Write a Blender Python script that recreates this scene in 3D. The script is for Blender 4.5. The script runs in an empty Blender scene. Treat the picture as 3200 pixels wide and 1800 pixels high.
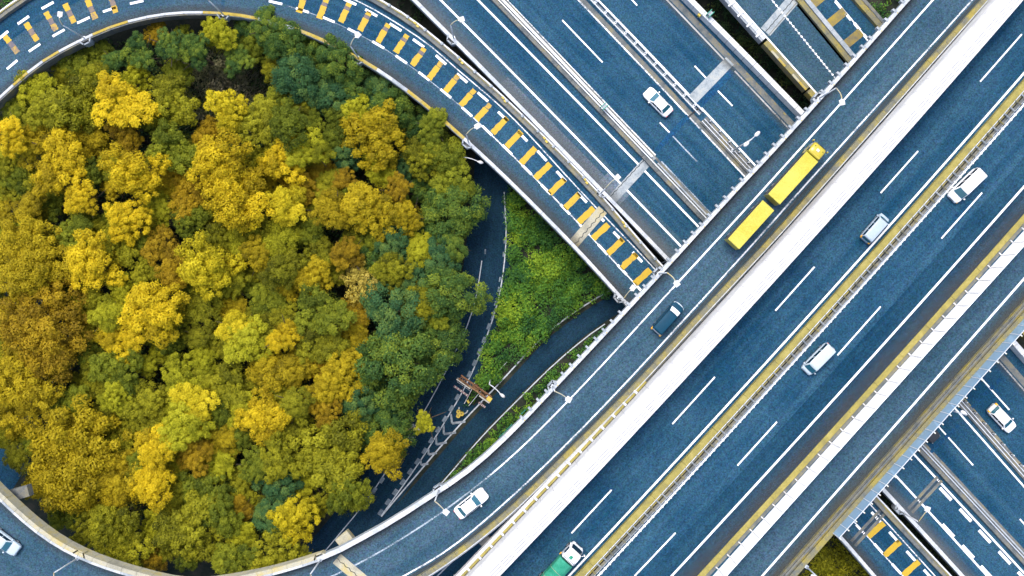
import bpy, bmesh, math, random
import numpy as np
from mathutils import Vector, Matrix

random.seed(7)
rng = np.random.default_rng(11)
R = math.radians
scene = bpy.context.scene

# ------------------------------------------------------------------ camera, sky, sun, exposure
CAM_H = 137.0            # metres above the lowest ground
FOC = 2880.0             # focal length in photo pixels (photo is 3200 wide)
Z_TOP, Z_MID = 17.0, 8.5  # deck heights of the upper and the middle roads
cam_d = bpy.data.cameras.new('camera')
cam_d.sensor_width = 36.0
cam_d.lens = 36.0 * FOC / 3200.0
cam_d.clip_end = 6000.0
cam = bpy.data.objects.new('camera', cam_d)
cam.location = (0, 0, CAM_H)
scene.collection.objects.link(cam)
scene.camera = cam

SUN_ELEV, SUN_ROT = R(64), R(-22)
world = bpy.data.worlds.new('World')
scene.world = world
world.use_nodes = True
wn = world.node_tree.nodes
bg = wn['Background']
sky = wn.new('ShaderNodeTexSky')
sky.sky_type = 'NISHITA'
sky.sun_disc = False
sky.sun_elevation = SUN_ELEV
sky.sun_rotation = SUN_ROT
sky.air_density = 1.0
sky.dust_density = 4.0
world.node_tree.links.new(sky.outputs[0], bg.inputs[0])
bg.inputs[1].default_value = 0.15
sun_d = bpy.data.lights.new('sun', 'SUN')
sun_d.energy = 1.1
sun_d.angle = R(30)
sun_d.color = (1.0, 0.96, 0.9)
sun = bpy.data.objects.new('sun', sun_d)
sd = Vector((math.sin(SUN_ROT) * math.cos(SUN_ELEV), math.cos(SUN_ROT) * math.cos(SUN_ELEV), math.sin(SUN_ELEV)))
sun.rotation_euler = (-sd).to_track_quat('-Z', 'Y').to_euler()
sun.location = (0, 0, 160)
scene.collection.objects.link(sun)
scene.view_settings.view_transform = 'Standard'
scene.view_settings.look = 'None'
scene.view_settings.gamma = 1.0
scene.view_settings.exposure = 1.2

# ------------------------------------------------------------------ helpers
COL = scene.collection


def wp(px, py, z=0.0):
    """photo pixel -> world point on the level z (used once, as a survey grid)"""
    s = FOC / (CAM_H - z)
    return np.array([(px - 1600.0) / s, (900.0 - py) / s])


def tl(tx, ty, pts):
    """points read in an enlarged tile whose corner is (tx, ty)"""
    return [(tx + x / 2.415, ty + y / 2.415) for x, y in pts]


def tag(o, label=None, cat=None, group=None, kind=None):
    if label: o['label'] = label
    if cat: o['category'] = cat
    if group: o['group'] = group
    if kind: o['kind'] = kind
    return o


def link(name, data, parent=None, loc=None, rotz=None):
    o = bpy.data.objects.new(name, data)
    COL.objects.link(o)
    if parent is not None: o.parent = parent
    if loc is not None: o.location = loc
    if rotz is not None: o.rotation_euler = (0, 0, rotz)
    return o


def empty(name, loc=(0, 0, 0), rotz=0.0):
    o = link(name, None, None, loc, rotz)
    o.empty_display_size = 0.3
    return o


class MB:
    """collects faces, builds one mesh"""
    def __init__(self):
        self.v, self.f, self.uv = [], [], []

    def add(self, vs, fs, uvs=None):
        b = len(self.v)
        self.v += [tuple(map(float, p)) for p in vs]
        self.f += [tuple(b + i for i in f) for f in fs]
        if uvs is not None: self.uv += [tuple(map(float, u)) for u in uvs]
        return self

    def box(self, x0, x1, y0, y1, z0, z1, M=None):
        vs = [(x0, y0, z0), (x1, y0, z0), (x1, y1, z0), (x0, y1, z0), (x0, y0, z1), (x1, y0, z1), (x1, y1, z1), (x0, y1, z1)]
        if M is not None: vs = [tuple(M @ Vector(p)) for p in vs]
        return self.add(vs, [(0, 3, 2, 1), (4, 5, 6, 7), (0, 1, 5, 4), (1, 2, 6, 5), (2, 3, 7, 6), (3, 0, 4, 7)])

    def tube(self, pts, radii, n=7):
        pts = [Vector(p) for p in pts]
        if not isinstance(radii, (list, tuple)): radii = [radii] * len(pts)
        vs, fs = [], []
        for i, p in enumerate(pts):
            d = (pts[min(i + 1, len(pts) - 1)] - pts[max(i - 1, 0)]).normalized()
            a = d.cross(Vector((0, 0, 1)) if abs(d.z) < 0.9 else Vector((1, 0, 0))).normalized()
            b = d.cross(a)
            for k in range(n):
                t = 2 * math.pi * k / n
                vs.append(p + (a * math.cos(t) + b * math.sin(t)) * radii[i])
        for i in range(len(pts) - 1):
            for k in range(n):
                k2 = (k + 1) % n
                fs.append((i * n + k, i * n + k2, (i + 1) * n + k2, (i + 1) * n + k))
        fs.append(tuple(range(n)))
        fs.append(tuple((len(pts) - 1) * n + k for k in reversed(range(n))))
        return self.add(vs, fs)

    def mesh(self, name, smooth=False):
        me = bpy.data.meshes.new(name)
        me.from_pydata(self.v, [], self.f)
        if self.uv and len(self.uv) == len(self.v):
            ul = me.uv_layers.new(name='UVMap')
            li = np.zeros(len(me.loops), dtype=np.int32)
            me.loops.foreach_get('vertex_index', li)
            ul.data.foreach_set('uv', np.array(self.uv, dtype=np.float32)[li].ravel())
        bm = bmesh.new(); bm.from_mesh(me)
        bmesh.ops.recalc_face_normals(bm, faces=bm.faces)
        bm.to_mesh(me); bm.free()
        if smooth:
            me.polygons.foreach_set('use_smooth', [True] * len(me.polygons))
        me.update()
        return me

    def build(self, name, mat, parent=None, smooth=False, bevel=0.0):
        me = self.mesh(name, smooth)
        if mat: me.materials.append(mat)
        o = link(name, me, parent)
        if bevel:
            m = o.modifiers.new('bevel', 'BEVEL'); m.width = bevel; m.segments = 2; m.limit_method = 'ANGLE'
        return o


def flat_up(me):
    """sheets must face up"""
    bm = bmesh.new(); bm.from_mesh(me)
    for f in bm.faces:
        if f.normal.z < 0: f.normal_flip()
    bm.to_mesh(me); bm.free()


# ------------------------------------------------------------------ paths
class Path:
    def __init__(self, pts, z):
        self.p = np.array(pts, dtype=float); self.z = z
        d = np.hypot(*np.diff(self.p, axis=0).T)
        self.s = np.concatenate([[0], np.cumsum(d)])
        self.len = self.s[-1]
        t = np.gradient(self.p, axis=0); t /= np.hypot(t[:, 0], t[:, 1])[:, None]
        self.t = t; self.n = np.stack([-t[:, 1], t[:, 0]], axis=1)

    def at(self, s):
        x = np.interp(s, self.s, self.p[:, 0]); y = np.interp(s, self.s, self.p[:, 1])
        tx = np.interp(s, self.s, self.t[:, 0]); ty = np.interp(s, self.s, self.t[:, 1])
        l = np.hypot(tx, ty); tx, ty = tx / l, ty / l
        return np.stack([x, y], -1), np.stack([tx, ty], -1), np.stack([-ty, tx], -1)

    def near(self, px, py, z=None):
        q = wp(px, py, self.z if z is None else z)
        g = np.linspace(0, self.len, 4000)
        d = np.hypot(*(self.at(g)[0] - q).T)
        return float(g[np.argmin(d)])

    def off(self, o):
        return Path(self.p + self.n * o, self.z)


def fit(pts, z, deg=2, ext=500):
    """smooth, gently curved line through surveyed points; straight beyond its ends"""
    P = np.array(pts, dtype=float); c = P.mean(0)
    d = P[-1] - P[0]; d /= np.hypot(*d); n = np.array([-d[1], d[0]])
    t = (P - c) @ d; v = (P - c) @ n
    co = np.polyfit(t, v, min(deg, len(P) - 1)); dc = np.polyder(co)
    g = np.arange(t[0] - ext, t[-1] + ext + 1, 40.0)
    gc = np.clip(g, t[0], t[-1])
    y = np.polyval(co, gc) + np.polyval(dc, gc) * (g - gc)
    Q = c + g[:, None] * d + y[:, None] * n
    return Path([wp(a, b, z) for a, b in Q], z)


def spline(pts, z, step=20.0, smooth=2):
    P = np.array(pts, dtype=float)
    out = []
    Q = np.vstack([2 * P[0] - P[1], P, 2 * P[-1] - P[-2]])
    for i in range(1, len(Q) - 2):
        p0, p1, p2, p3 = Q[i - 1], Q[i], Q[i + 1], Q[i + 2]
        m = max(2, int(np.hypot(*(p2 - p1)) / step))
        for k in range(m):
            t = k / m
            out.append(0.5 * ((2 * p1) + (-p0 + p2) * t + (2 * p0 - 5 * p1 + 4 * p2 - p3) * t * t + (-p0 + 3 * p1 - 3 * p2 + p3) * t ** 3))
    out.append(P[-1]); A = np.array(out)
    d = np.concatenate([[0], np.cumsum(np.hypot(*np.diff(A, axis=0).T))])
    g = np.arange(0, d[-1], step)
    A = np.stack([np.interp(g, d, A[:, 0]), np.interp(g, d, A[:, 1])], 1)
    for _ in range(smooth * 3):
        A[1:-1] = 0.25 * A[:-2] + 0.5 * A[1:-1] + 0.25 * A[2:]
    return Path([wp(a, b, z) for a, b in A], z)


def strip_mesh(path, o0, o1, dz, s0=0, s1=None, step=2.5):
    s1 = path.len if s1 is None else s1
    n = max(2, int((s1 - s0) / step) + 1)
    g = np.linspace(s0, s1, n)
    p, t, nn = path.at(g)
    a, b = p + nn * o0, p + nn * o1
    mb = MB(); vs, fs, uv = [], [], []
    for i in range(n):
        vs += [(a[i][0], a[i][1], path.z + dz), (b[i][0], b[i][1], path.z + dz)]
        uv += [(g[i], o0), (g[i], o1)]
        if i: fs.append((2 * i - 2, 2 * i - 1, 2 * i + 1, 2 * i))
    mb.add(vs, fs, uv)
    return mb


def strip(name, path, o0, o1, dz, mat, parent=None, s0=0, s1=None, step=2.5):
    o = strip_mesh(path, o0, o1, dz, s0, s1, step).build(name, mat, parent)
    flat_up(o.data)
    return o


def between(name, pa, pb, dz, mat, parent=None, n=80, thick=None, slabmat=None, a0=0.0, b0=0.0):
    """sheet between two paths (same sense); the second path is on the left"""
    ga = np.linspace(0, pa.len, n)
    A, T, N = pa.at(ga)
    A = A + N * a0
    # nearest matching point on pb along the normal
    B = []
    gb = np.linspace(0, pb.len, 1500); PB, TB, NB = pb.at(gb); PB = PB + NB * b0
    last = 0
    for i in range(n):
        d = np.abs((PB - A[i]) @ T[i]) + 0.02 * np.hypot(*(PB - A[i]).T)
        k = int(np.argmin(d)); B.append(PB[k])
    B = np.array(B)
    w = float(np.median(np.hypot(*(B - A).T)))
    vs, fs, uv = [], [], []
    z = pa.z + dz
    for i in range(n):
        wi = np.hypot(*(B[i] - A[i]))
        vs += [(A[i][0], A[i][1], z), (B[i][0], B[i][1], z)]
        uv += [(ga[i], 0.0), (ga[i], wi)]
        if i: fs.append((2 * i - 2, 2 * i - 1, 2 * i + 1, 2 * i))
    o = MB().add(vs, fs, uv).build(name, mat, parent)
    flat_up(o.data)
    if thick:
        vs, fs = [], []
        for i in range(n):
            m = (A[i] + B[i]) / 2
            a2 = A[i] + (m - A[i]) * 0.22; b2 = B[i] + (m - B[i]) * 0.22
            vs += [(A[i][0], A[i][1], z - 0.02), (B[i][0], B[i][1], z - 0.02), (B[i][0], B[i][1], z - 0.35),
                   (b2[0], b2[1], z - thick), (a2[0], a2[1], z - thick), (A[i][0], A[i][1], z - 0.35)]
            if i:
                for k in range(6):
                    k2 = (k + 1) % 6
                    fs.append((6 * i - 6 + k, 6 * i - 6 + k2, 6 * i + k2, 6 * i + k))
        MB().add(vs, fs).build('deck_girder', slabmat, o)
    return o


def sweep_mb(path, s0, s1, prof, step=2.5, cap=True):
    n = max(2, int((s1 - s0) / step) + 1)
    g = np.linspace(s0, s1, n); p, t, nn = path.at(g)
    k = len(prof); vs, fs = [], []
    for i in range(n):
        for o, h in prof:
            q = p[i] + nn[i] * o
            vs.append((q[0], q[1], path.z + h))
        if i:
            for j in range(k):
                j2 = (j + 1) % k
                fs.append(((i - 1) * k + j, (i - 1) * k + j2, i * k + j2, i * k + j))
    if cap:
        fs.append(tuple(range(k))); fs.append(tuple((n - 1) * k + j for j in reversed(range(k))))
    return MB().add(vs, fs)


def dash_mb(p, t, length, width, z):
    n = np.array([-t[1], t[0]])
    c = [p + t * length / 2 + n * width / 2, p - t * length / 2 + n * width / 2, p - t * length / 2 - n * width / 2, p + t * length / 2 - n * width / 2]
    return MB().add([(q[0], q[1], z) for q in c], [(0, 1, 2, 3)], [(length, width), (0, width), (0, 0), (length, 0)])


_dash_cache = {}


def dash(name, pxy, t, length, width, z, mat, parent, dz=0.008):
    """a painted dash at a surveyed spot; alike dashes share their mesh"""
    key = (name, round(length, 1), round(width, 2), mat.name)
    if key not in _dash_cache:
        me = bpy.data.meshes.new(name)
        l, w = length / 2, width / 2
        me.from_pydata([(-l, -w, 0), (l, -w, 0), (l, w, 0), (-l, w, 0)], [], [(0, 1, 2, 3)])
        me.materials.append(mat); _dash_cache[key] = me
    q = wp(pxy[0], pxy[1], z)
    return link(name, _dash_cache[key], parent, (q[0], q[1], z + dz), math.atan2(t[1], t[0]))


def dash_px(name, a, b, width, z, mat, parent, dz=0.008):
    A, B = wp(*a, z), wp(*b, z)
    d = B - A; l = np.hypot(*d)
    return dash(name, ((a[0] + b[0]) / 2, (a[1] + b[1]) / 2), d / l, l, width, z, mat, parent, dz)


# ------------------------------------------------------------------ materials
def nt(name):
    m = bpy.data.materials.new(name); m.use_nodes = True
    return m, m.node_tree.nodes, m.node_tree.links, m.node_tree.nodes['Principled BSDF']


def add_noise(n, l, vec, scale, detail=4, rough=0.6):
    t = n.new('ShaderNodeTexNoise'); t.inputs['Scale'].default_value = scale
    t.inputs['Detail'].default_value = detail; t.inputs['Roughness'].default_value = rough
    if vec is not None: l.new(vec, t.inputs['Vector'])
    return t.outputs['Fac']


def ramp(n, l, fac, stops):
    r = n.new('ShaderNodeValToRGB')
    e = r.color_ramp.elements
    while len(e) < len(stops): e.new(0.5)
    for i, (p, c) in enumerate(stops):
        e[i].position = p; e[i].color = (*c, 1) if len(c) == 3 else c
    l.new(fac, r.inputs['Fac'])
    return r.outputs['Color']


def mix(n, l, fac, a, b, mode='MIX'):
    m = n.new('ShaderNodeMix'); m.data_type = 'RGBA'; m.blend_type = mode
    for sock, v in ((m.inputs[0], fac), (m.inputs[6], a), (m.inputs[7], b)):
        if isinstance(v, (int, float)): sock.default_value = v
        elif isinstance(v, tuple): sock.default_value = (*v, 1)
        else: l.new(v, sock)
    return m.outputs[2]


def mapping(n, l, src, scale):
    m = n.new('ShaderNodeMapping'); m.inputs['Scale'].default_value = scale
    l.new(src, m.inputs['Vector'])
    return m.outputs['Vector']


def plain(name, col, rough=0.6, metal=0.0, var=0.0, scale=3.0, coat=0.0):
    m, n, l, b = nt(name)
    b.inputs['Base Color'].default_value = (*col, 1); b.inputs['Roughness'].default_value = rough; b.inputs['Metallic'].default_value = metal
    if coat: b.inputs['Coat Weight'].default_value = coat; b.inputs['Coat Roughness'].default_value = 0.1
    if var:
        tc = n.new('ShaderNodeTexCoord')
        f = add_noise(n, l, tc.outputs['Object'], scale)
        c = ramp(n, l, f, [(0.3, tuple(x * (1 - var) for x in col)), (0.7, tuple(min(1, x * (1 + var)) for x in col))])
        l.new(c, b.inputs['Base Color'])
    return m


def asphalt(name, a, c, streak=0.55, grain=0.75, crack=0.12):
    """a, c: two tones of the same worn surface; streaks run along the road (uv x = metres along)"""
    m, n, l, b = nt(name)
    uv = n.new('ShaderNodeTexCoord'); geo = n.new('ShaderNodeNewGeometry')
    st = add_noise(n, l, mapping(n, l, uv.outputs['UV'], (0.014, 0.8, 1)), 1.0, 4, 0.6)
    bl = add_noise(n, l, mapping(n, l, geo.outputs['Position'], (0.16, 0.16, 0.16)), 1.0, 6, 0.65)
    gr = add_noise(n, l, mapping(n, l, geo.outputs['Position'], (5.2, 5.2, 5.2)), 1.0, 3, 0.85)
    gr2 = n.new('ShaderNodeTexNoise'); gr2.inputs['Scale'].default_value = 3.0; gr2.inputs['Detail'].default_value = 3
    l.new(geo.outputs['Position'], gr2.inputs['Vector'])
    f = n.new('ShaderNodeMath'); f.operation = 'MULTIPLY_ADD'
    l.new(st, f.inputs[0]); f.inputs[1].default_value = streak
    f2 = n.new('ShaderNodeMath'); f2.operation = 'MULTIPLY'; l.new(bl, f2.inputs[0]); f2.inputs[1].default_value = 1 - streak
    l.new(f2.outputs[0], f.inputs[2])
    base = ramp(n, l, f.outputs[0], [(0.39, a), (0.61, c)])
    g = ramp(n, l, gr, [(0.28, (1 - grain,) * 3), (0.5, (1, 1, 1)), (0.72, (1 + grain,) * 3)])
    col = mix(n, l, 1.0, base, g, 'MULTIPLY')
    hs = n.new('ShaderNodeMix'); hs.data_type = 'RGBA'; hs.blend_type = 'OVERLAY'; hs.inputs[0].default_value = 0.34
    l.new(col, hs.inputs[6]); l.new(gr2.outputs['Color'], hs.inputs[7])
    col = hs.outputs[2]
    if crack:
        v = n.new('ShaderNodeTexVoronoi'); v.feature = 'DISTANCE_TO_EDGE'; v.inputs['Scale'].default_value = 0.25
        wv = n.new('ShaderNodeTexNoise'); wv.inputs['Scale'].default_value = 0.6
        l.new(geo.outputs['Position'], wv.inputs['Vector'])
        vv = n.new('ShaderNodeVectorMath'); vv.operation = 'MULTIPLY_ADD'; l.new(wv.outputs['Color'], vv.inputs[0])
        vv.inputs[1].default_value = (5, 5, 5); l.new(geo.outputs['Position'], vv.inputs[2])
        l.new(vv.outputs[0], v.inputs['Vector'])
        cf = ramp(n, l, v.outputs['Distance'], [(0.0, (crack,) * 3), (0.012, (0, 0, 0))])
        col = mix(n, l, cf, col, tuple(x * 0.45 for x in a))
    l.new(col, b.inputs['Base Color'])
    b.inputs['Roughness'].default_value = 0.9; b.inputs['Specular IOR Level'].default_value = 0.12
    bp = n.new('ShaderNodeBump'); bp.inputs['Strength'].default_value = 0.15; bp.inputs['Distance'].default_value = 0.02
    l.new(gr, bp.inputs['Height']); l.new(bp.outputs[0], b.inputs['Normal'])
    return m


def paint(name, col, wear, under, edge=0.12, scale=3.0):
    """road paint worn through to the surface under it"""
    m, n, l, b = nt(name)
    geo = n.new('ShaderNodeNewGeometry')
    f = add_noise(n, l, mapping(n, l, geo.outputs['Position'], (scale,) * 3), 1.0, 6, 0.75)
    d = add_noise(n, l, mapping(n, l, geo.outputs['Position'], (0.3,) * 3), 1.0, 3, 0.6)
    mm = n.new('ShaderNodeMath'); mm.operation = 'MULTIPLY_ADD'; l.new(d, mm.inputs[0]); mm.inputs[1].default_value = 0.6; l.new(f, mm.inputs[2])
    c = ramp(n, l, mm.outputs[0], [(max(0.0, 1.5 * wear - edge), under), (min(1.0, 1.5 * wear + edge), col)])
    g = add_noise(n, l, mapping(n, l, geo.outputs['Position'], (7,) * 3), 1.0, 2, 0.6)
    gg = ramp(n, l, g, [(0.3, (0.86,) * 3), (0.65, (1, 1, 1))])
    l.new(mix(n, l, 1.0, c, gg, 'MULTIPLY'), b.inputs['Base Color'])
    b.inputs['Roughness'].default_value = 0.7
    return m


def concrete(name, a, c, d=None, scale=0.6, stain=None):
    m, n, l, b = nt(name)
    geo = n.new('ShaderNodeNewGeometry')
    f = add_noise(n, l, mapping(n, l, geo.outputs['Position'], (scale,) * 3), 1.0, 7, 0.7)
    stops = [(0.36, a), (0.6, c)] if d is None else [(0.36, a), (0.5, c), (0.62, d)]
    col = ramp(n, l, f, stops)
    g = add_noise(n, l, mapping(n, l, geo.outputs['Position'], (8,) * 3), 1.0, 3, 0.7)
    col = mix(n, l, 1.0, col, ramp(n, l, g, [(0.3, (0.72,) * 3), (0.68, (1.1,) * 3)]), 'MULTIPLY')
    l.new(col, b.inputs['Base Color']); b.inputs['Roughness'].default_value = 0.9; b.inputs['Specular IOR Level'].default_value = 0.2
    return m


AS_MAIN = ((0.005, 0.039, 0.079), (0.023, 0.071, 0.116))
AS_RAMP = ((0.02, 0.056, 0.087), (0.042, 0.083, 0.118))
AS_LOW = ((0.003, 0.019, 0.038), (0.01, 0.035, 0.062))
M = {}
M['as_main'] = asphalt('asphalt_blue', *AS_MAIN)
M['as_main_dark'] = asphalt('asphalt_resurfaced', (0.003, 0.03, 0.062), (0.014, 0.053, 0.09))
M['as_ramp'] = asphalt('asphalt_grey_blue', *AS_RAMP)
M['as_ramp_worn'] = asphalt('asphalt_pale_worn', (0.05, 0.08, 0.11), (0.085, 0.115, 0.145))
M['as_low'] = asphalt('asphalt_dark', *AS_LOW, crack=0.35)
M['as_patch'] = asphalt('asphalt_bleached', (0.06, 0.095, 0.13), (0.14, 0.175, 0.21), 0.4)
M['joint_dark'] = asphalt('joint_filler_blue', (0.005, 0.04, 0.1), (0.012, 0.062, 0.13), 0.3)
M['white'] = paint('paint_white', (0.82, 0.84, 0.85), 0.28, AS_MAIN[1])
M['white_worn'] = paint('paint_white_worn', (0.78, 0.8, 0.82), 0.5, AS_RAMP[1], 0.1, 5.0)
M['white_faint'] = paint('paint_white_faint', (0.5, 0.58, 0.66), 0.58, AS_RAMP[1], 0.15, 6.0)
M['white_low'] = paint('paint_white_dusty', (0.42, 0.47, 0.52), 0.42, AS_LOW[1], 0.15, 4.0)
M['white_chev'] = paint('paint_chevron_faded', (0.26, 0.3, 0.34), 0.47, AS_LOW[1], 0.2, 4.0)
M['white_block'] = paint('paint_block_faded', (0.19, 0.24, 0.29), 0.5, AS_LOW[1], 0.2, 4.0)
M['yellow'] = paint('paint_yellow', (0.44, 0.29, 0.012), 0.4, (0.24, 0.17, 0.04), 0.12, 2.5)
M['yellow_worn'] = paint('paint_yellow_worn', (0.42, 0.27, 0.015), 0.46, (0.09, 0.08, 0.12), 0.14, 1.4)
M['yellow_scuffed'] = paint('paint_yellow_scuffed', (0.2, 0.14, 0.08), 0.52, (0.06, 0.07, 0.12), 0.2, 2.0)
M['yellow_faint'] = paint('paint_yellow_faint', (0.26, 0.19, 0.015), 0.5, (0.1, 0.09, 0.06), 0.2, 1.5)
M['con_light'] = concrete('concrete_pale', (0.216, 0.256, 0.288), (0.352, 0.384, 0.408))
M['con_white'] = concrete('concrete_whitewashed', (0.352, 0.384, 0.416), (0.512, 0.536, 0.552))
M['con_bright'] = concrete('concrete_bright', (0.480, 0.504, 0.528), (0.608, 0.624, 0.632))
M['con_grey'] = concrete('concrete_grey', (0.080, 0.096, 0.104), (0.144, 0.152, 0.148), (0.200, 0.184, 0.120))
M['con_moss'] = concrete('concrete_ochre_stained', (0.12, 0.13, 0.12), (0.19, 0.175, 0.095), (0.27, 0.225, 0.06), 0.5)
M['con_ochre'] = concrete('kerb_ochre', (0.213, 0.190, 0.072), (0.274, 0.236, 0.065), (0.327, 0.281, 0.091), 0.8)
M['con_beige'] = concrete('concrete_beige', (0.272, 0.264, 0.208), (0.384, 0.368, 0.280), (0.416, 0.352, 0.160), 0.4)
M['con_yellow'] = concrete('parapet_yellow_paint', (0.288, 0.216, 0.048), (0.384, 0.288, 0.048), (0.336, 0.288, 0.144), 1.0)
M['con_joint'] = concrete('joint_concrete', (0.2, 0.235, 0.26), (0.3, 0.34, 0.36), (0.36, 0.38, 0.37), 0.8)
M['con_dark'] = concrete('girder_concrete', (0.160, 0.176, 0.184), (0.240, 0.248, 0.248))
M['white_panel'] = concrete('barrier_white_enamel', (0.5, 0.505, 0.51), (0.6, 0.605, 0.61))
M['white_lit'] = concrete('barrier_enamel_lit', (0.84, 0.85, 0.86), (0.9, 0.91, 0.92))  # same enamel, brightened in colour for an upright face with less sun
M['white_seam'] = plain('barrier_seam', (0.13, 0.15, 0.17), 0.6)
M['white_metal'] = plain('galvanised_white', (0.5, 0.53, 0.56), 0.5, 0.0, 0.06)
M['steel'] = plain('steel_grey', (0.42, 0.46, 0.5), 0.45, 0.3, 0.1)
M['yellow_metal'] = plain('yellow_steel', (0.42, 0.32, 0.03), 0.5, 0.0, 0.15)
M['dark_gap'] = plain('rubber_dark', (0.02, 0.025, 0.03), 0.8)
M['rust'] = concrete('rusty_steel', (0.080, 0.040, 0.024), (0.160, 0.080, 0.040), (0.240, 0.160, 0.080), 2.0)
M['mauve'] = concrete('faded_red_steel', (0.128, 0.080, 0.096), (0.208, 0.136, 0.152), None, 2.0)
M['board'] = concrete('weathered_board', (0.272, 0.264, 0.240), (0.368, 0.352, 0.304), None, 1.5)
M['green_sign'] = plain('sign_green', (0.03, 0.3, 0.2), 0.5)
M['teal_rail'] = plain('mesh_fence_teal', (0.03, 0.22, 0.19), 0.5)
M['tyre'] = plain('tyre_rubber', (0.015, 0.015, 0.017), 0.85)
M['rim'] = plain('wheel_rim', (0.45, 0.46, 0.48), 0.35, 0.6)
M['amber'] = plain('lamp_amber', (0.85, 0.42, 0.02), 0.3)
M['red_lens'] = plain('lamp_red', (0.5, 0.04, 0.03), 0.3)
M['lens'] = plain('lamp_clear', (0.75, 0.78, 0.8), 0.15)
M['black_trim'] = plain('black_trim', (0.02, 0.022, 0.026), 0.5)
M['soil'] = concrete('soil', (0.008, 0.014, 0.011), (0.018, 0.024, 0.017), (0.034, 0.034, 0.026), 0.5)
M['bark'] = concrete('bark', (0.05, 0.04, 0.03), (0.1, 0.08, 0.06), None, 3.0)
M['twig'] = plain('dry_twig', (0.2, 0.2, 0.13), 0.9, 0, 0.2)


def glass_mat(name, col, rough=0.08):
    m, n, l, b = nt(name)
    b.inputs['Base Color'].default_value = (*col, 1); b.inputs['Roughness'].default_value = rough
    b.inputs['Specular IOR Level'].default_value = 0.8
    return m


M['glass'] = glass_mat('car_glass_teal', (0.02, 0.1, 0.14))
M['glass_dark'] = glass_mat('car_glass_dark', (0.006, 0.02, 0.035))
# clear blue acrylic sheet
m, n, l, b = nt('acrylic_blue')
tr = n.new('ShaderNodeBsdfTransparent'); tr.inputs[0].default_value = (0.66, 0.8, 0.92, 1)
ms = n.new('ShaderNodeMixShader'); ms.inputs[0].default_value = 0.5
b.inputs['Base Color'].default_value = (0.38, 0.55, 0.68, 1); b.inputs['Roughness'].default_value = 0.2
l.new(tr.outputs[0], ms.inputs[1]); l.new(b.outputs[0], ms.inputs[2]); l.new(ms.outputs[0], n['Material Output'].inputs[0])
M['acrylic'] = m


def car_paint(name, col):
    m, n, l, b = nt(name)
    tc = n.new('ShaderNodeTexCoord')
    f = add_noise(n, l, tc.outputs['Object'], 2.5, 5)
    l.new(ramp(n, l, f, [(0.3, tuple(x * 0.9 for x in col)), (0.7, col)]), b.inputs['Base Color'])
    b.inputs['Roughness'].default_value = 0.35; b.inputs['Coat Weight'].default_value = 0.4; b.inputs['Coat Roughness'].default_value = 0.08
    return m


M['car_white'] = car_paint('car_paint_white', (0.84, 0.85, 0.86))
M['car_grey'] = car_paint('car_paint_pale_grey', (0.34, 0.42, 0.49))
M['car_navy'] = plain('car_paint_navy', (0.003, 0.04, 0.075), 0.5, 0.0, 0.1)
M['car_navy'].node_tree.nodes['Principled BSDF'].inputs['Specular IOR Level'].default_value = 0.15
M['car_silver'] = car_paint('car_paint_silver', (0.42, 0.5, 0.55))
M['truck_yellow'] = car_paint('truck_paint_yellow', (0.42, 0.34, 0.02))
M['box_yellow'] = concrete('box_roof_pale_yellow', (0.44, 0.385, 0.05), (0.5, 0.45, 0.085), None, 0.25)
M['tarp_green'] = concrete('tarpaulin_green', (0.015, 0.2, 0.12), (0.045, 0.29, 0.19), None, 0.7)


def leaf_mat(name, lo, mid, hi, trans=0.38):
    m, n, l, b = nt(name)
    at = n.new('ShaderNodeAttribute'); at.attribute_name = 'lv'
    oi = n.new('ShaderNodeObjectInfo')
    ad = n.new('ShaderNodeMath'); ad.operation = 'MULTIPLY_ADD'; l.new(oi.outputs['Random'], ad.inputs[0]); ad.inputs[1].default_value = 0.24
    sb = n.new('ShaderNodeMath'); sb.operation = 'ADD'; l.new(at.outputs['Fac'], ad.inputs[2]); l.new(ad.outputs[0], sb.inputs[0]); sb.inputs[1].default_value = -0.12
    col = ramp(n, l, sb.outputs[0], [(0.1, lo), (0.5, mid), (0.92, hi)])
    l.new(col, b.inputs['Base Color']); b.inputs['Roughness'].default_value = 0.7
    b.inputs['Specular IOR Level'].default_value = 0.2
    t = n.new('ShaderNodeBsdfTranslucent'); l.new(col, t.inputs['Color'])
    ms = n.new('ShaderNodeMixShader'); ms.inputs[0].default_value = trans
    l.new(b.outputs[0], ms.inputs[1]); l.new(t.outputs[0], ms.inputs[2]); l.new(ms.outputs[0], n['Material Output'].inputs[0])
    return m


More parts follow.
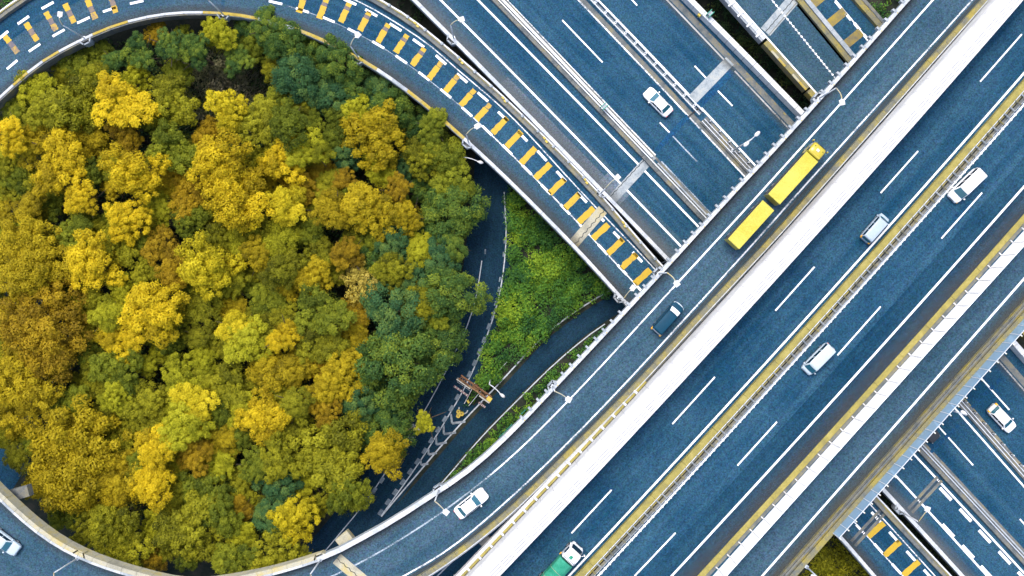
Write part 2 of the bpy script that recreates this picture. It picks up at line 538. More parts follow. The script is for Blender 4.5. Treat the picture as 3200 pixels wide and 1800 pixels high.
LEAF = {
    'gold': leaf_mat('leaves_gold', (0.3, 0.225, 0.006), (0.6, 0.46, 0.012), (0.78, 0.61, 0.02)),
    'lemon': leaf_mat('leaves_lemon', (0.28, 0.24, 0.006), (0.56, 0.47, 0.014), (0.76, 0.64, 0.03)),
    'lime': leaf_mat('leaves_lime', (0.15, 0.16, 0.005), (0.37, 0.37, 0.014), (0.54, 0.52, 0.03)),
    'ochre': leaf_mat('leaves_ochre', (0.18, 0.145, 0.005), (0.42, 0.33, 0.01), (0.58, 0.46, 0.018)),
    'olive': leaf_mat('leaves_olive', (0.08, 0.088, 0.005), (0.25, 0.25, 0.011), (0.42, 0.4, 0.02)),
    'green': leaf_mat('leaves_green', (0.05, 0.075, 0.006), (0.16, 0.195, 0.013), (0.32, 0.34, 0.02)),
    'deep': leaf_mat('leaves_deep_green', (0.018, 0.062, 0.022), (0.085, 0.165, 0.028), (0.28, 0.34, 0.03)),
    'teal': leaf_mat('leaves_blue_green', (0.018, 0.07, 0.034), (0.065, 0.16, 0.05), (0.21, 0.29, 0.05)),
    'amber': leaf_mat('leaves_amber', (0.15, 0.1, 0.006), (0.35, 0.24, 0.01), (0.52, 0.37, 0.016)),
    'pale': leaf_mat('leaves_pale_gold', (0.22, 0.18, 0.02), (0.52, 0.42, 0.07), (0.7, 0.58, 0.16)),
    'shrub': leaf_mat('leaves_shrub', (0.022, 0.09, 0.03), (0.1, 0.25, 0.03), (0.33, 0.46, 0.03)),
    'under': leaf_mat('leaves_undergrowth', (0.012, 0.05, 0.026), (0.05, 0.1, 0.03), (0.13, 0.15, 0.03)),
}

# ------------------------------------------------------------------ ground
g = MB().add([(-1600, -1600, 0), (1600, -1600, 0), (1600, 1600, 0), (-1600, 1600, 0)], [(0, 1, 2, 3)]).build('ground', M['soil'])
flat_up(g.data)
tag(g, 'dark soil between the roads', 'ground', kind='structure'); del g['category']


def road_tag(o, label):
    tag(o, label, None, kind='structure')
    return o


# ------------------------------------------------------------------ surveyed lines (photo pixels), upper deck, lower left -> upper right
def rev(p): return list(reversed(p))


A_px = rev([(2839, 0), (2640, 225), (2400, 491), (2290, 608), (2020, 905), (1750, 1194), (1600, 1352), (1470, 1470), (1334, 1562), (1214, 1639), (1098, 1702), (1032, 1737), (899, 1780), (790, 1806), (600, 1832), (422, 1797), (253, 1738), (124, 1660), (0, 1548), (-70, 1470), (-200, 1250)])
A_px = A_px + [(3040, -225), (3260, -480)]
PA = spline(A_px, Z_TOP)                                            # left edge of the left ramp
PB = spline([(760, 1900), (1030, 1805), (1090, 1775), (1189, 1724), (1392, 1593), (1600, 1426), (1826, 1200), (2100, 903), (2378, 600), (2648, 300), (2915, 0), (3320, -450)], Z_TOP)
PC = spline([(900, 1990), (1262, 1800), (1421, 1703), (1600, 1551), (1770, 1388), (1952, 1200), (2175, 958), (2400, 710), (2497, 600), (2770, 298), (3038, 0), (3440, -450)], Z_TOP)
PD = spline([(-330, 1390), (-140, 1690), (130, 1905), (360, 1995), (600, 2025), (830, 1998), (1000, 1946), (1140, 1888), (1301, 1800), (1440, 1708), (1600, 1577), (1780, 1400), (1978, 1200), (2190, 970), (2400, 745), (2532, 597), (2800, 296), (3062, 0), (3462, -450)], Z_TOP)
PE0 = fit([(1450, 1800), (1602, 1640), (2016, 1200), (2405, 775), (2563, 600), (3089, 0)], Z_TOP)      # foot of the white canopy barrier
PE1 = fit([(1575, 1800), (1600, 1773), (2131, 1200), (2400, 900), (2668, 600), (3197, 0)], Z_TOP + 4.7)  # its free edge
PG = fit([(1778, 1800), (2333, 1200), (2400, 1126), (2874, 600), (3200, 228)], Z_TOP)
PK0 = fit([(1793, 1800), (2348, 1200), (2415, 1126), (2888, 600), (3214, 228)], Z_TOP)                  # ochre kerb of the median
PH = fit([(1869, 1800), (2400, 1219), (2419, 1200), (2957, 600), (3200, 327)], Z_TOP)
PJ = fit([(2099, 1800), (2400, 1473), (2649, 1200), (3185, 600)], Z_TOP)
PK = fit([(2178, 1800), (2400, 1558), (2725, 1200), (3200, 668)], Z_TOP)
PL = fit([(2227, 1800), (2400, 1606), (2766, 1200), (3200, 720)], Z_TOP)
PN = fit([(2383, 1800), (2400, 1778), (2911, 1200), (3200, 871)], Z_TOP)
PO = fit([(2431, 1800), (2963, 1200), (3200, 935)], Z_TOP)

# middle level, upper left -> lower right
q1 = fit([(1297, 0), (1600, 303), (1882, 600), (2093, 807), (2756, 1527), (3013, 1800)], Z_MID)
l1 = fit([(1378, 0), (1600, 229), (1969, 600), (2130, 772), (2785, 1475), (3087, 1800)], Z_MID)
l2 = fit([(1494, 0), (1600, 110), (2080, 600), (2186, 710), (2843, 1411), (3200, 1788)], Z_MID)
q2 = fit([(1560, 0), (1600, 41), (2031, 493), (2126, 597), (2213, 685), (2872, 1386), (3200, 1742)], Z_MID)
l3 = fit([(1583, 0), (1600, 17), (1898, 327), (2047, 480), (2159, 600), (2240, 690), (2890, 1366)], Z_MID)
l5 = fit([(1807, 0), (2014, 219), (2151, 360), (2325, 551), (2984, 1275), (3200, 1521)], Z_MID)
l6 = fit([(1869, 0), (2180, 327), (2358, 513), (3017, 1250), (3200, 1462)], Z_MID)
l8 = fit([(2084, 0), (2283, 207), (2400, 332), (2464, 402), (3183, 1200)], Z_MID)
q3 = fit([(2134, 0), (2213, 80), (2400, 269), (2501, 372), (3139, 1064), (3200, 1133)], Z_MID)
q4 = fit([(2290, 0), (2400, 122), (2551, 300), (3200, 1020)], Z_MID, 1)
r2 = fit([(2412, 0), (2607, 240)], Z_MID, 1, 700)
q5 = fit([(2487, 4), (2644, 195)], Z_MID, 1, 700)
r3 = fit([(2611, 0), (2713, 124)], Z_MID, 1, 700)
q6 = fit([(2660, 0), (2744, 95)], Z_MID, 1, 700)
LI = spline([(-120, 345), (38, 202), (108, 149), (183, 103), (261, 63), (342, 30), (427, 7), (520, -8), (640, -15), (760, -8), (861, 8), (945, 32), (1026, 61), (1106, 99), (1182, 140), (1254, 186), (1325, 238), (1393, 292), (1459, 349), (1522, 408), (1646, 530), (1766, 654), (1826, 717), (1884, 780), (1944, 843), (1996, 900), (2340, 1275), (2677, 1639), (2818, 1796), (3200, 2210)], Z_MID)
LO = spline([(-120, 225), (9, 111), (73, 63), (149, 15), (240, -28), (340, -62), (480, -90), (640, -100), (800, -88), (950, -58), (1108, -2), (1214, 56), (1338, 137), (1429, 217), (1600, 366), (1815, 598), (2049, 844), (2390, 1220), (2706, 1562), (2922, 1800), (3300, 2220)], Z_MID)
LE0 = spline([(-120, 430), (0, 315), (128, 203), (257, 130), (373, 80), (497, 50), (609, 41), (754, 49), (895, 81), (990, 116), (1106, 172), (1214, 238), (1330, 325), (1454, 433), (1600, 570), (1782, 753), (1911, 893), (1964, 952), (2300, 1320), (2628, 1676), (2735, 1800), (3100, 2210)], Z_MID)   # inner edge
LE1 = spline([(-120, 150), (0, 52), (70, 2), (200, -72), (400, -135), (620, -160), (850, -130), (1050, -66), (1165, -5), (1276, 60), (1372, 136), (1456, 207), (1594, 331), (1846, 584), (2060, 830), (2400, 1190), (2736, 1556), (2963, 1800), (3340, 2200)], Z_MID)   # outer edge

# ------------------------------------------------------------------ road decks
left_ramp = road_tag(between('ramp_road', PD, PA, 0, M['as_ramp'], None, 140, 1.7, M['con_dark'], 0.0, 0.0), 'pale blue grey elevated ramp curving in from the lower left')
main_left = road_tag(between('elevated_road', PK0, PE0, 0, M['as_main'], None, 80, 2.0, M['con_dark'], 0.0, 0.3), 'blue elevated carriageway beside the wide white barrier')
PM2 = PH.off(0.95)
main_right = road_tag(between('elevated_road', PL, PM2, 0, M['as_main'], None, 80, 2.0, M['con_dark'], -0.2, -0.12), 'blue elevated carriageway between the ochre median and narrow white barrier')
right_ramp = road_tag(between('ramp_road', PO, PL, 0, M['as_ramp'], None, 80, 1.7, M['con_dark'], -1.0, -0.3), 'blue grey ramp lane along the clear screened edge')
highway = road_tag(between('highway', q1, q3, 0, M['as_main'], None, 100, 1.6, M['con_dark']), 'wide blue highway passing under the diagonal viaducts')
loop = road_tag(between('loop_ramp', LE0, LE1, 0, M['as_main'], None, 220, 1.6, M['con_dark']), 'looping ramp with yellow painted blocks round the grove')
far_ramp = road_tag(between('ramp_road', q4, q5, 0, M['as_ramp'], None, 50, 1.4, M['con_dark'], 0.0, 0.35), 'short ramp with a beaded white line at the top right')
far_ramp2 = road_tag(between('ramp_road', q5, q6, 0.0, M['as_main'], None, 50, 1.4, M['con_dark'], -0.3, 0.4), 'ramp with worn ochre blocks at the top right corner')

# resurfaced and bleached bands on the decks
between('resurfaced_lane', PK.off(0.05), PH.off(-4.6), 0.004, M['as_main_dark'], main_right, 60)
strip('worn_shoulder', LE0, 0.25, 2.9, 0.004, M['as_ramp'], loop, LE0.near(700, 45), LE0.near(2000, 992))
strip('worn_shoulder', q1, 0.2, 3.2, 0.004, M['as_ramp'], highway, q1.near(1250, -50), q1.near(2110, 825))
strip('worn_lane', LE0, 0.25, 5.3, 0.006, M['as_ramp'], loop, LE0.near(-100, 410), LE0.near(690, 43))
strip('bleached_shoulder', q1, 0.2, 1.6, 0.007, M['as_ramp_worn'], highway, q1.near(1560, 265), q1.near(1890, 605))


def line(path, o, w, mat, parent, a=None, b=None, name='lane_line', dz=0.01):
    s0 = 0 if a is None else path.near(*a); s1 = path.len if b is None else path.near(*b)
    return strip(name, path, o - w / 2, o + w / 2, dz, mat, parent, min(s0, s1), max(s0, s1))


def grime(name, path, o0, o1, col, amount, parent, a=None, b=None):
    """road dust swept against an edge: dense at o0, gone at o1"""
    m, n, l, b_ = nt('dust_' + name + str(round(o0, 2)))
    uv = n.new('ShaderNodeUVMap'); sp = n.new('ShaderNodeSeparateXYZ'); l.new(uv.outputs[0], sp.inputs[0])
    mr = n.new('ShaderNodeMapRange'); mr.inputs[1].default_value = o0; mr.inputs[2].default_value = o1; mr.inputs[3].default_value = amount; mr.inputs[4].default_value = 0.0
    l.new(sp.outputs[1], mr.inputs[0])
    geo = n.new('ShaderNodeNewGeometry')
    f = add_noise(n, l, mapping(n, l, uv.outputs[0], (0.25, 1.6, 1)), 1.0, 6, 0.7)
    mu = n.new('ShaderNodeMath'); mu.operation = 'MULTIPLY'; l.new(mr.outputs[0], mu.inputs[0]); l.new(f, mu.inputs[1])
    m2 = n.new('ShaderNodeMath'); m2.operation = 'MULTIPLY'; m2.use_clamp = True; l.new(mu.outputs[0], m2.inputs[0]); m2.inputs[1].default_value = 2.0
    b_.inputs['Base Color'].default_value = (*col, 1); b_.inputs['Roughness'].default_value = 0.95
    tr_ = n.new('ShaderNodeBsdfTransparent'); ms_ = n.new('ShaderNodeMixShader')
    l.new(m2.outputs[0], ms_.inputs[0]); l.new(tr_.outputs[0], ms_.inputs[1]); l.new(b_.outputs[0], ms_.inputs[2]); l.new(ms_.outputs[0], n['Material Output'].inputs[0])
    s0 = 0 if a is None else path.near(*a); s1 = path.len if b is None else path.near(*b)
    k = 6
    mb = MB()
    for i in range(k):
        q = strip_mesh(path, o0 + (o1 - o0) * i / k, o0 + (o1 - o0) * (i + 1) / k, 0.02, min(s0, s1), max(s0, s1), 3.0)
        mb.add(q.v, q.f, q.uv)
    o = mb.build('road_dust', m, parent); flat_up(o.data)
    return o


grime('a', PK, 0.02, 2.6, (0.06, 0.05, 0.04), 0.42, main_right)
grime('b', PC, -0.3, -1.3, (0.04, 0.05, 0.055), 0.8, left_ramp)
grime('c', PA, -0.02, -1.5, (0.045, 0.05, 0.05), 0.6, left_ramp)
grime('d', PO, 0.02, 1.6, (0.05, 0.05, 0.042), 0.7, right_ramp)
grime('e', LE0, 0.05, 1.6, (0.06, 0.06, 0.055), 0.6, loop)
grime('f', q1, 0.05, 1.8, (0.12, 0.13, 0.135), 0.6, highway)
grime('g', l8, 0.2, -0.9, (0.07, 0.075, 0.07), 0.5, highway)
# upper deck lines
line(PB, 0, 0.2, M['white_faint'], left_ramp, (760, 1900), (1520, 1500))
line(PB, 0, 0.2, M['white_worn'], left_ramp, (1520, 1500), (2100, 903))
line(PB, 0, 0.22, M['white'], left_ramp, (2100, 903), (3320, -450))
line(PC, 0, 0.2, M['white_worn'], left_ramp)
line(PG, 0, 0.26, M['white'], main_left)
line(PH, 0, 0.24, M['white'], main_right)
line(PJ, 0, 0.27, M['white'], main_right)
line(PN, 0, 0.27, M['white'], right_ramp)
for a, b in [((3310, -27), (3193, 107)), ((3193, 107), (3063, 255)), ((2869, 472), (2752, 603)), ((2545, 834), (2423, 971)), ((2234, 1178), (2101, 1325)), ((1911, 1531), (1786, 1666)), ((1590, 1885), (1470, 2020))][1:]:
    dash_px('lane_dash', a, b, 0.2, Z_TOP, M['white'], main_left, 0.011)
for a, b in [((3069, 602), (2942, 745)), ((2752, 958), (2617, 1110)), ((2428, 1318), (2304, 1455)), ((2111, 1665), (1983, 1800)), ((3380, 262), (3255, 400))]:
    dash_px('lane_dash', a, b, 0.2, Z_TOP, M['white'], main_right, 0.011)
# raised ribs along the right carriageway's inner line
rib = MB().box(-0.1, 0.1, -0.19, 0.19, 0, 0.02).mesh('line_rib'); rib.materials.append(M['white'])
k = 0
s = PH.near(1850, 1822)
while s < PH.near(3230, 295):
    p, t, n_ = PH.at(s)
    link('line_rib', rib, main_right, (p[0], p[1], Z_TOP + 0.012), math.atan2(t[1], t[0]))
    s += 0.82 if k % 7 else 0.95
    k += 1

# middle level lines
line(l1, 0, 0.27, M['white'], highway)
line(l2, 0, 0.27, M['white'], highway)
line(l3, 0, 0.2, M['white_worn'], highway, (1400, -180), (2050, 484))
line(l3, 0, 0.16, M['white_faint'], highway, (2070, 502), (2250, 690))
line(l5, 0, 0.2, M['white_worn'], highway, (1500, -320), (2330, 556))
line(l5, 0, 0.24, M['white'], highway, (2900, 1190), (3300, 1640))
line(l6, 0, 0.26, M['white'], highway, (1500, -380), (2370, 526))
line(l6, 0, 0.16, M['con_moss'], highway, (2980, 1200), (3300, 1580))
line(l8, 0, 0.22, M['white'], highway, (1800, -290), (2283, 207))
line(l8, 0, 0.2, M['white_worn'], highway, (2296, 222), (3300, 1340))
for a, b in [((1757, 63), (1883, 195)), ((2920, 1318), (3040, 1453)), ((3187, 1622), (3290, 1738)), ((1971, -5), (1991, 17)), ((2171, 206), (2230, 269)), ((2239, 279), (2289, 331)), ((3040, 1152), (3154, 1281))]:
    dash_px('lane_dash', a, b, 0.2, Z_MID, M['white'], highway, 0.011)
dash_px('lane_dash', (2062, 383), (2095, 417), 0.2, Z_MID, M['white'], highway, 0.011)
dash_px('lane_dash', (2100, 423), (2178, 505), 0.18, Z_MID, M['white_faint'], highway, 0.011)
for px in [(1340, 830), (1490, 990), (1635, 1150), (1785, 1310), (1930, 1465), (1360, 1105), (1510, 1265), (1650, 1420)]:
    q = (2400 + px[0] / 2.415, 1200 + px[1] / 2.415)
    p, t, n_ = l2.at(l2.near(*q))
    dash('lane_dash', q, t, 2.35, 0.42, Z_MID, M['white'], highway, 0.012)
line(LO, 0, 0.15, M['white_worn'], loop, (1060, -25), (3000, 1890))
line(LI, 0, 0.1, M['white_faint'], loop, (900, 20), (1480, 368))
line(LI, 0, 0.16, M['white_worn'], loop, (1480, 368), (3000, 2000))
DI = [(38, 202), (108, 149), (183, 103), (261, 63), (342, 30), (427, 7), (861, 8), (945, 32), (1026, 61), (1106, 99), (1182, 140), (1254, 186), (1325, 238), (1393, 292), (1459, 349), (1522, 408), (1585, 468), (1646, 530), (1706, 592), (1766, 654), (1826, 717), (1884, 780), (1944, 843), (1996, 900)] + tl(2400, 1200, [(700, 1100), (837, 1245), (970, 1395)])
DO = [(9, 111), (73, 63), (149, 17), (1098, 2), (1164, 36), (1240, 81), (1312, 131), (1382, 183), (1448, 240), (1513, 299), (1576, 360), (1637, 422), (1698, 483), (1758, 547), (1823, 613), (1877, 672), (1936, 736), (1996, 799)] + tl(2400, 1200, [(825, 995), (960, 1145), (1090, 1290), (1220, 1430)])
for q in DI:
    p, t, n_ = LI.at(LI.near(*q))
    dash('lane_dash', q, t, 1.9, 0.33, Z_MID, M['white'], loop, 0.012)
for q in DO:
    p, t, n_ = LO.at(LO.near(*q))
    qq = (q[0] - (4 if q[0] > 1000 else 0), q[1] + (4 if q[0] > 1000 else 0))
    dash('lane_dash', qq, t, 1.9, 0.36, Z_MID, M['white'], loop, 0.012)
# yellow blocks across the lane between the dashes
BL = [(x, 'w') for x in tl(0, 0, [(85, 335), (238, 240), (385, 160), (525, 100), (690, 70), (850, 20)])]
BL += [(x, 'h') for x in tl(800, 0, [(350, 20), (505, 66), (672, 95), (820, 160), (960, 250), (1098, 330), (1225, 428)])]
BL += [(x, 'm') for x in tl(800, 0, [(1352, 532), (1477, 630), (1597, 737), (1715, 845)])]
BL += [(x, 'y') for x in tl(800, 0, [(1840, 947)]) + tl(1600, 0, [(15, 1050), (122, 1175), (232, 1292), (340, 1405)]) + tl(1600, 600, [(455, 70), (560, 175), (668, 298), (780, 412), (882, 522), (985, 640)]) + tl(2400, 1200, [(815, 1100), (937, 1242), (1080, 1392)])]


def yellow_block(q, path, kind, parent, L=2.95):
    p, t, n_ = path.at(path.near(*q))
    pieces = {'y': [(-L / 2, L / 2, 0.86, 'yellow')], 'm': [(-L / 2, L * 0.22, 0.86, 'yellow'), (L * 0.24, L / 2, 0.7, 'yellow_worn')],
              'h': [(-L / 2, L * 0.14, 0.86, 'yellow'), (L * 0.15, L * 0.3, 0.8, 'yellow_scuffed'), (L * 0.31, L / 2, 0.78, 'yellow')], 'w': [(-L / 2, -L * 0.16, 0.8, 'yellow_worn'), (-L * 0.15, L * 0.13, 0.74, 'yellow_scuffed'), (L * 0.14, L / 2, 0.8, 'yellow')]}[kind]
    for i, (a, b, w, mn) in enumerate(pieces):
        c = wp(*q, Z_MID) + n_ * (a + b) / 2
        # uneven painted edge
        m = 9
        xs = np.linspace(a, b, m) - (a + b) / 2
        up = w / 2 + rng.normal(0, 0.035, m); dn = -w / 2 + rng.normal(0, 0.035, m)
        vs = [(x, u, 0) for x, u in zip(xs, dn)] + [(x, u, 0) for x, u in zip(xs, up)]
        me = bpy.data.meshes.new('yellow_block')
        me.from_pydata(vs, [], [(j, j + 1, m + j + 1, m + j) for j in range(m - 1)])
        me.materials.append(M[mn])
        link('yellow_block', me, parent, (c[0], c[1], Z_MID + 0.012), math.atan2(n_[1], n_[0]))


for q, kd in BL: yellow_block(q, LI, kd, loop)
for q in tl(2400, 0, [(370, 5), (520, 132), (643, 290)]): 
    p, t, n_ = r3.at(r3.near(*q))
    for o in (0,):
        mbk = dash('yellow_block', q, n_, 2.9, 1.25, Z_MID, M['yellow_faint'], far_ramp2, 0.012)
line(r2, 0, 0.1, M['white_worn'], far_ramp)
bead = MB().box(-0.13, 0.13, -0.12, 0.12, 0, 0.02).mesh('line_bead'); bead.materials.append(M['white'])
for s in np.arange(r2.near(2400, -15), r2.near(2612, 246), 0.62):
    p, t, n_ = r2.at(s)
    link('line_bead', bead, far_ramp, (p[0], p[1], Z_MID + 0.012), math.atan2(t[1], t[0]) + 0.4)
line(q4, 0.1, 0.22, M['white'], far_ramp)
line(r3, 0, 0.16, M['white'], far_ramp2)
for q in tl(2400, 0, [(530, 35), (605, 125), (672, 200), (742, 285)]):
    p, t, n_ = r3.at(r3.near(*q)); dash('lane_dash', q, t, 1.25, 0.4, Z_MID, M['white'], far_ramp2, 0.012)

# expansion joints ------------------------------------------------------------
def joint(a, b, width, mat, parent, z, zig=None, zoff=0.0, dz=0.014, name='expansion_joint'):
    A, B = wp(*a, z), wp(*b, z); d = B - A; L = np.hypot(*d); d /= L; n_ = np.array([-d[1], d[0]])
    me = dash_mb((A + B) / 2, d, L, width, z + dz).build(name, mat, parent); flat_up(me.data)
    if zig:
        k = int(L / 0.22); vs, fs = [], []
        for i in range(k + 1):
            p = A + d * L * i / k + n_ * (zoff + zig * math.sin(i * 1.57))
            for o in (-0.055, 0.055):
                q = p + n_ * o; vs.append((q[0], q[1], z + dz + 0.006))
            if i: fs.append((2 * i - 2, 2 * i - 1, 2 * i + 1, 2 * i))
        o = MB().add(vs, fs).build('joint_seam', M['dark_gap'], me); flat_up(o.data)
    return me


joint((1884, 655), (1792, 762), 1.5, M['con_beige'], loop, Z_MID, 0.1, 0.2)
joint((2020, 507), (1914, 622), 1.35, M['con_joint'], highway, Z_MID, 0.05, -0.45)
joint((2040, 485), (2005, 522), 1.2, M['con_joint'], highway, Z_MID, 0, 0, 0.016)
joint((2281, 190), (2164, 311), 1.5, M['con_joint'], highway, Z_MID)
joint((2288, 222), (2184, 330), 0.95, M['joint_dark'], highway, Z_MID, 0, 0, 0.016)
joint((2150, 362), (2050, 472), 0.7, M['joint_dark'], highway, Z_MID)
joint((2186, 336), (2150, 366), 0.22, M['dark_gap'], highway, Z_MID, 0, 0, 0.05)
joint((2485, -8), (2392, 100), 1.7, M['con_joint'], far_ramp, Z_MID, 0.04, 0.0)
joint((2488, 10), (2400, 112), 0.12, M['con_grey'], far_ramp, Z_MID, 0, 0, 0.02)
for a, b in [((2930, 1490), (2838, 1590)), ((2943, 1502), (2850, 1602)), ((2756, 1588), (2660, 1692)), ((2769, 1600), (2672, 1706))]:
    joint(a, b, 0.42, M['con_grey'], loop if a[0] < 2800 else highway, Z_MID)
joint((2937, 1496), (2844, 1596), 0.14, M['dark_gap'], highway, Z_MID, 0, 0, 0.018)
joint((2762, 1594), (2666, 1699), 0.14, M['dark_gap'], loop, Z_MID, 0, 0, 0.018)
for i in range(7):
    a = (2990 - i * 16 + 0, 1330 + i * 16 + 2)
    dash('joint_patch', a, (0.707, 0.707), 0.6 + 0.3 * (i % 2), 0.5, Z_MID, M['joint_dark'], highway, 0.013)
for i in range(6):
    dash('joint_patch', (3120 - i * 20, 1190 + i * 20), (0.707, 0.707), 0.7, 0.5, Z_MID, M['joint_dark'], highway, 0.013)
joint((1052, 1745), (1165, 1840), 1.6, M['con_beige'], left_ramp, Z_TOP, 0.09, 0.0)
# bleached patch by the highway joint
strip('bleached_patch', q1, 0.3, 2.4, 0.009, M['as_patch'], highway, q1.near(1860, 578), q1.near(1930, 645))

# ------------------------------------------------------------------ parapets, barriers, medians
def parapet(label, path, prof, mat, a=None, b=None, seg=4.0, name='parapet', cat='parapet', mats=None, capprof=None, capmat=None, joint_gap=0.03, group=None):
    s0 = 0 if a is None else path.near(*a); s1 = path.len if b is None else path.near(*b)
    if s1 < s0: s0, s1 = s1, s0
    p, _, _ = path.at(s0)
    e = empty(name, (0, 0, 0))
    tag(e, label, cat, group)
    n_ = max(1, int(round((s1 - s0) / seg))); L = (s1 - s0) / n_
    for i in range(n_):
        m_ = mats[i % len(mats)] if mats else mat
        o = sweep_mb(path, s0 + i * L, s0 + (i + 1) * L - joint_gap, prof, 2.0).build('parapet_segment', mat, e)
        if capprof:
            sweep_mb(path, s0 + i * L, s0 + (i + 1) * L - joint_gap, capprof, 2.0).build('coping', m_ if mats else capmat, o)
    return e


def jersey(o0, o1, h, foot=0.12):
    lo, hi = min(o0, o1), max(o0, o1)
    return [(lo - foot, 0.0), (hi + foot, 0.0), (hi + foot, 0.12), (hi, 0.35), (hi, h), (lo, h), (lo, 0.35), (lo - foot, 0.12)]


def rect(o0, o1, h0, h1):
    return [(o0, h0), (o1, h0), (o1, h1), (o0, h1)]


def along(path, a, b, step):
    s0, s1 = path.near(*a), path.near(*b)
    if s1 < s0: s0, s1 = s1, s0
    return np.arange(s0, s1, step)


# left ramp, outer (left) parapet with bracket feet
par = parapet('pale concrete parapet with outward brackets along the left ramp', PA, rect(0.0, 0.42, -0.5, 0.95), M['con_light'], (1640, 1310), (3260, -480), 5.0, capprof=rect(-0.03, 0.46, 0.95, 1.03), capmat=M['con_white'])
br = MB().box(-0.14, 0.14, 0.4, 0.85, 0.35, 0.98).box(-0.2, 0.2, 0.32, 0.5, 0.9, 1.12).mesh('rail_bracket'); br.materials.append(M['con_light'])
for s in along(PA, (1640, 1310), (3100, -300), 1.55):
    p, t, n_ = PA.at(s); link('rail_bracket', br, par, (p[0], p[1], Z_TOP), math.atan2(t[1], t[0]))
bolt = MB().box(-0.07, 0.07, 0.02, 0.13, 1.03, 1.08).mesh('rail_plate'); bolt.materials.append(M['yellow_metal'])
for s in along(PA, (1640, 1310), (3100, -300), 3.1):
    p, t, n_ = PA.at(s); link('rail_plate', bolt, par, (p[0], p[1], Z_TOP), math.atan2(t[1], t[0]))
parapet('stained white parapet on the inner bend of the left ramp', PA, rect(0.0, 0.55, -0.6, 1.0), M['con_light'], (1000, 1752), (1640, 1310), 3.4, capprof=rect(-0.03, 0.58, 1.0, 1.06), capmat=M['con_white'])
parapet('cream and ochre parapet round the lower left bend', PA, rect(0.0, 0.85, -0.9, 1.0), M['con_beige'], (-200, 1250), (1000, 1752), 2.0, capprof=rect(0.0, 0.3, 1.0, 1.05), mats=[M['con_white'], M['con_white'], M['con_light']])
parapet('mossy ochre kerb wall on the right of the left ramp', PD, rect(-0.62, 0.0, -0.5, 0.8), M['con_moss'], (-330, 1390), (3462, -450), 1.7, capprof=rect(-0.72, -0.62, -0.4, 0.86), capmat=M['con_white'])
g2 = tag(MB().tube([(*(PD.at(s)[0] + PD.at(s)[2] * -0.95), Z_TOP - 0.1) for s in np.linspace(PD.near(1150, 1900), PD.near(1780, 1400), 40)], 0.09, 6).build('utility_pipe', M['white_metal']), 'thin white pipe slung along the right edge of the left ramp', 'pipe')

# wide white canopy barrier --------------------------------------------------
can = empty('noise_barrier'); tag(can, 'wide white noise barrier curving over the left carriageway', 'noise barrier')
sm = PE0.len / 2
pm, tm, nm = PE0.at(sm)
reach = float(np.min(np.hypot(*(PE1.p - pm).T)))
prof = [(0.0, 0.0), (0.0, 3.1), (-0.18, 3.65), (-0.6, 4.1), (-1.2, 4.4), (-reach, 4.7)]
inner = [(o - 0.0, h - 0.12) for o, h in reversed(prof[1:])] + [(-0.12, 0.0)]
SEGL = 2.2


def panel_mesh(length):
    full = prof + [(-reach, 4.6), (-1.22, 4.28), (-0.66, 3.98), (-0.3, 3.58), (-0.13, 3.06), (-0.13, 0.0)]
    mb = MB(); k = len(full); vs = []
    for x in (0.0, length):
        vs += [(x, o, h) for o, h in full]
    fs = [(j, (j + 1) % k, k + (j + 1) % k, k + j) for j in range(k)] + [tuple(range(k)), tuple(range(2 * k - 1, k - 1, -1))]
    return mb.add(vs, fs)


pan_me = panel_mesh(SEGL - 0.03).mesh('canopy_panel'); pan_me.materials.append(M['white_panel'])
rbm = MB()
for kx in range(5):
    o = -1.35 - kx * 0.33
    if o < -reach + 0.1: break
    h = 4.4 + (4.7 - 4.4) * (-o - 1.2) / (reach - 1.2)
    rbm.box(0.1, SEGL - 0.15, o - 0.03, o + 0.03, h, h + 0.03)
rib_me = rbm.mesh('panel_rib'); rib_me.materials.append(M['white_seam'])
post_mb = MB()
for (o0, h0), (o1, h1) in zip(prof[:-1], prof[1:]):
    d = Vector((0, o1 - o0, h1 - h0)); nn = Vector((0, -d.z, d.y)).normalized() * -0.07
    a, b = Vector((0, o0, h0)), Vector((0, o1, h1))
    vs = [(x, *(p + q).yz) for x in (-0.05, 0.05) for p in (a, b) for q in (Vector((0, 0, 0)), -nn)]
    post_mb.add(vs, [(0, 2, 3, 1), (4, 5, 7, 6), (1, 3, 7, 5), (0, 1, 5, 4), (2, 6, 7, 3)])
post_me = post_mb.mesh('barrier_post'); post_me.materials.append(M['white_metal'])
i = 0
s = 0.0
while s + SEGL < PE0.len:
    p, t, n_ = PE0.at(s); p2, _, _ = PE0.at(s + SEGL)
    ang = math.atan2(p2[1] - p[1], p2[0] - p[0])
    pn = link('canopy_panel', pan_me, can, (p[0], p[1], Z_TOP), ang)
    rb = link('panel_rib', rib_me, pn)
    if i % 2 == 0: link('barrier_post', post_me, can, (p[0], p[1], Z_TOP), ang)
    s += SEGL; i += 1
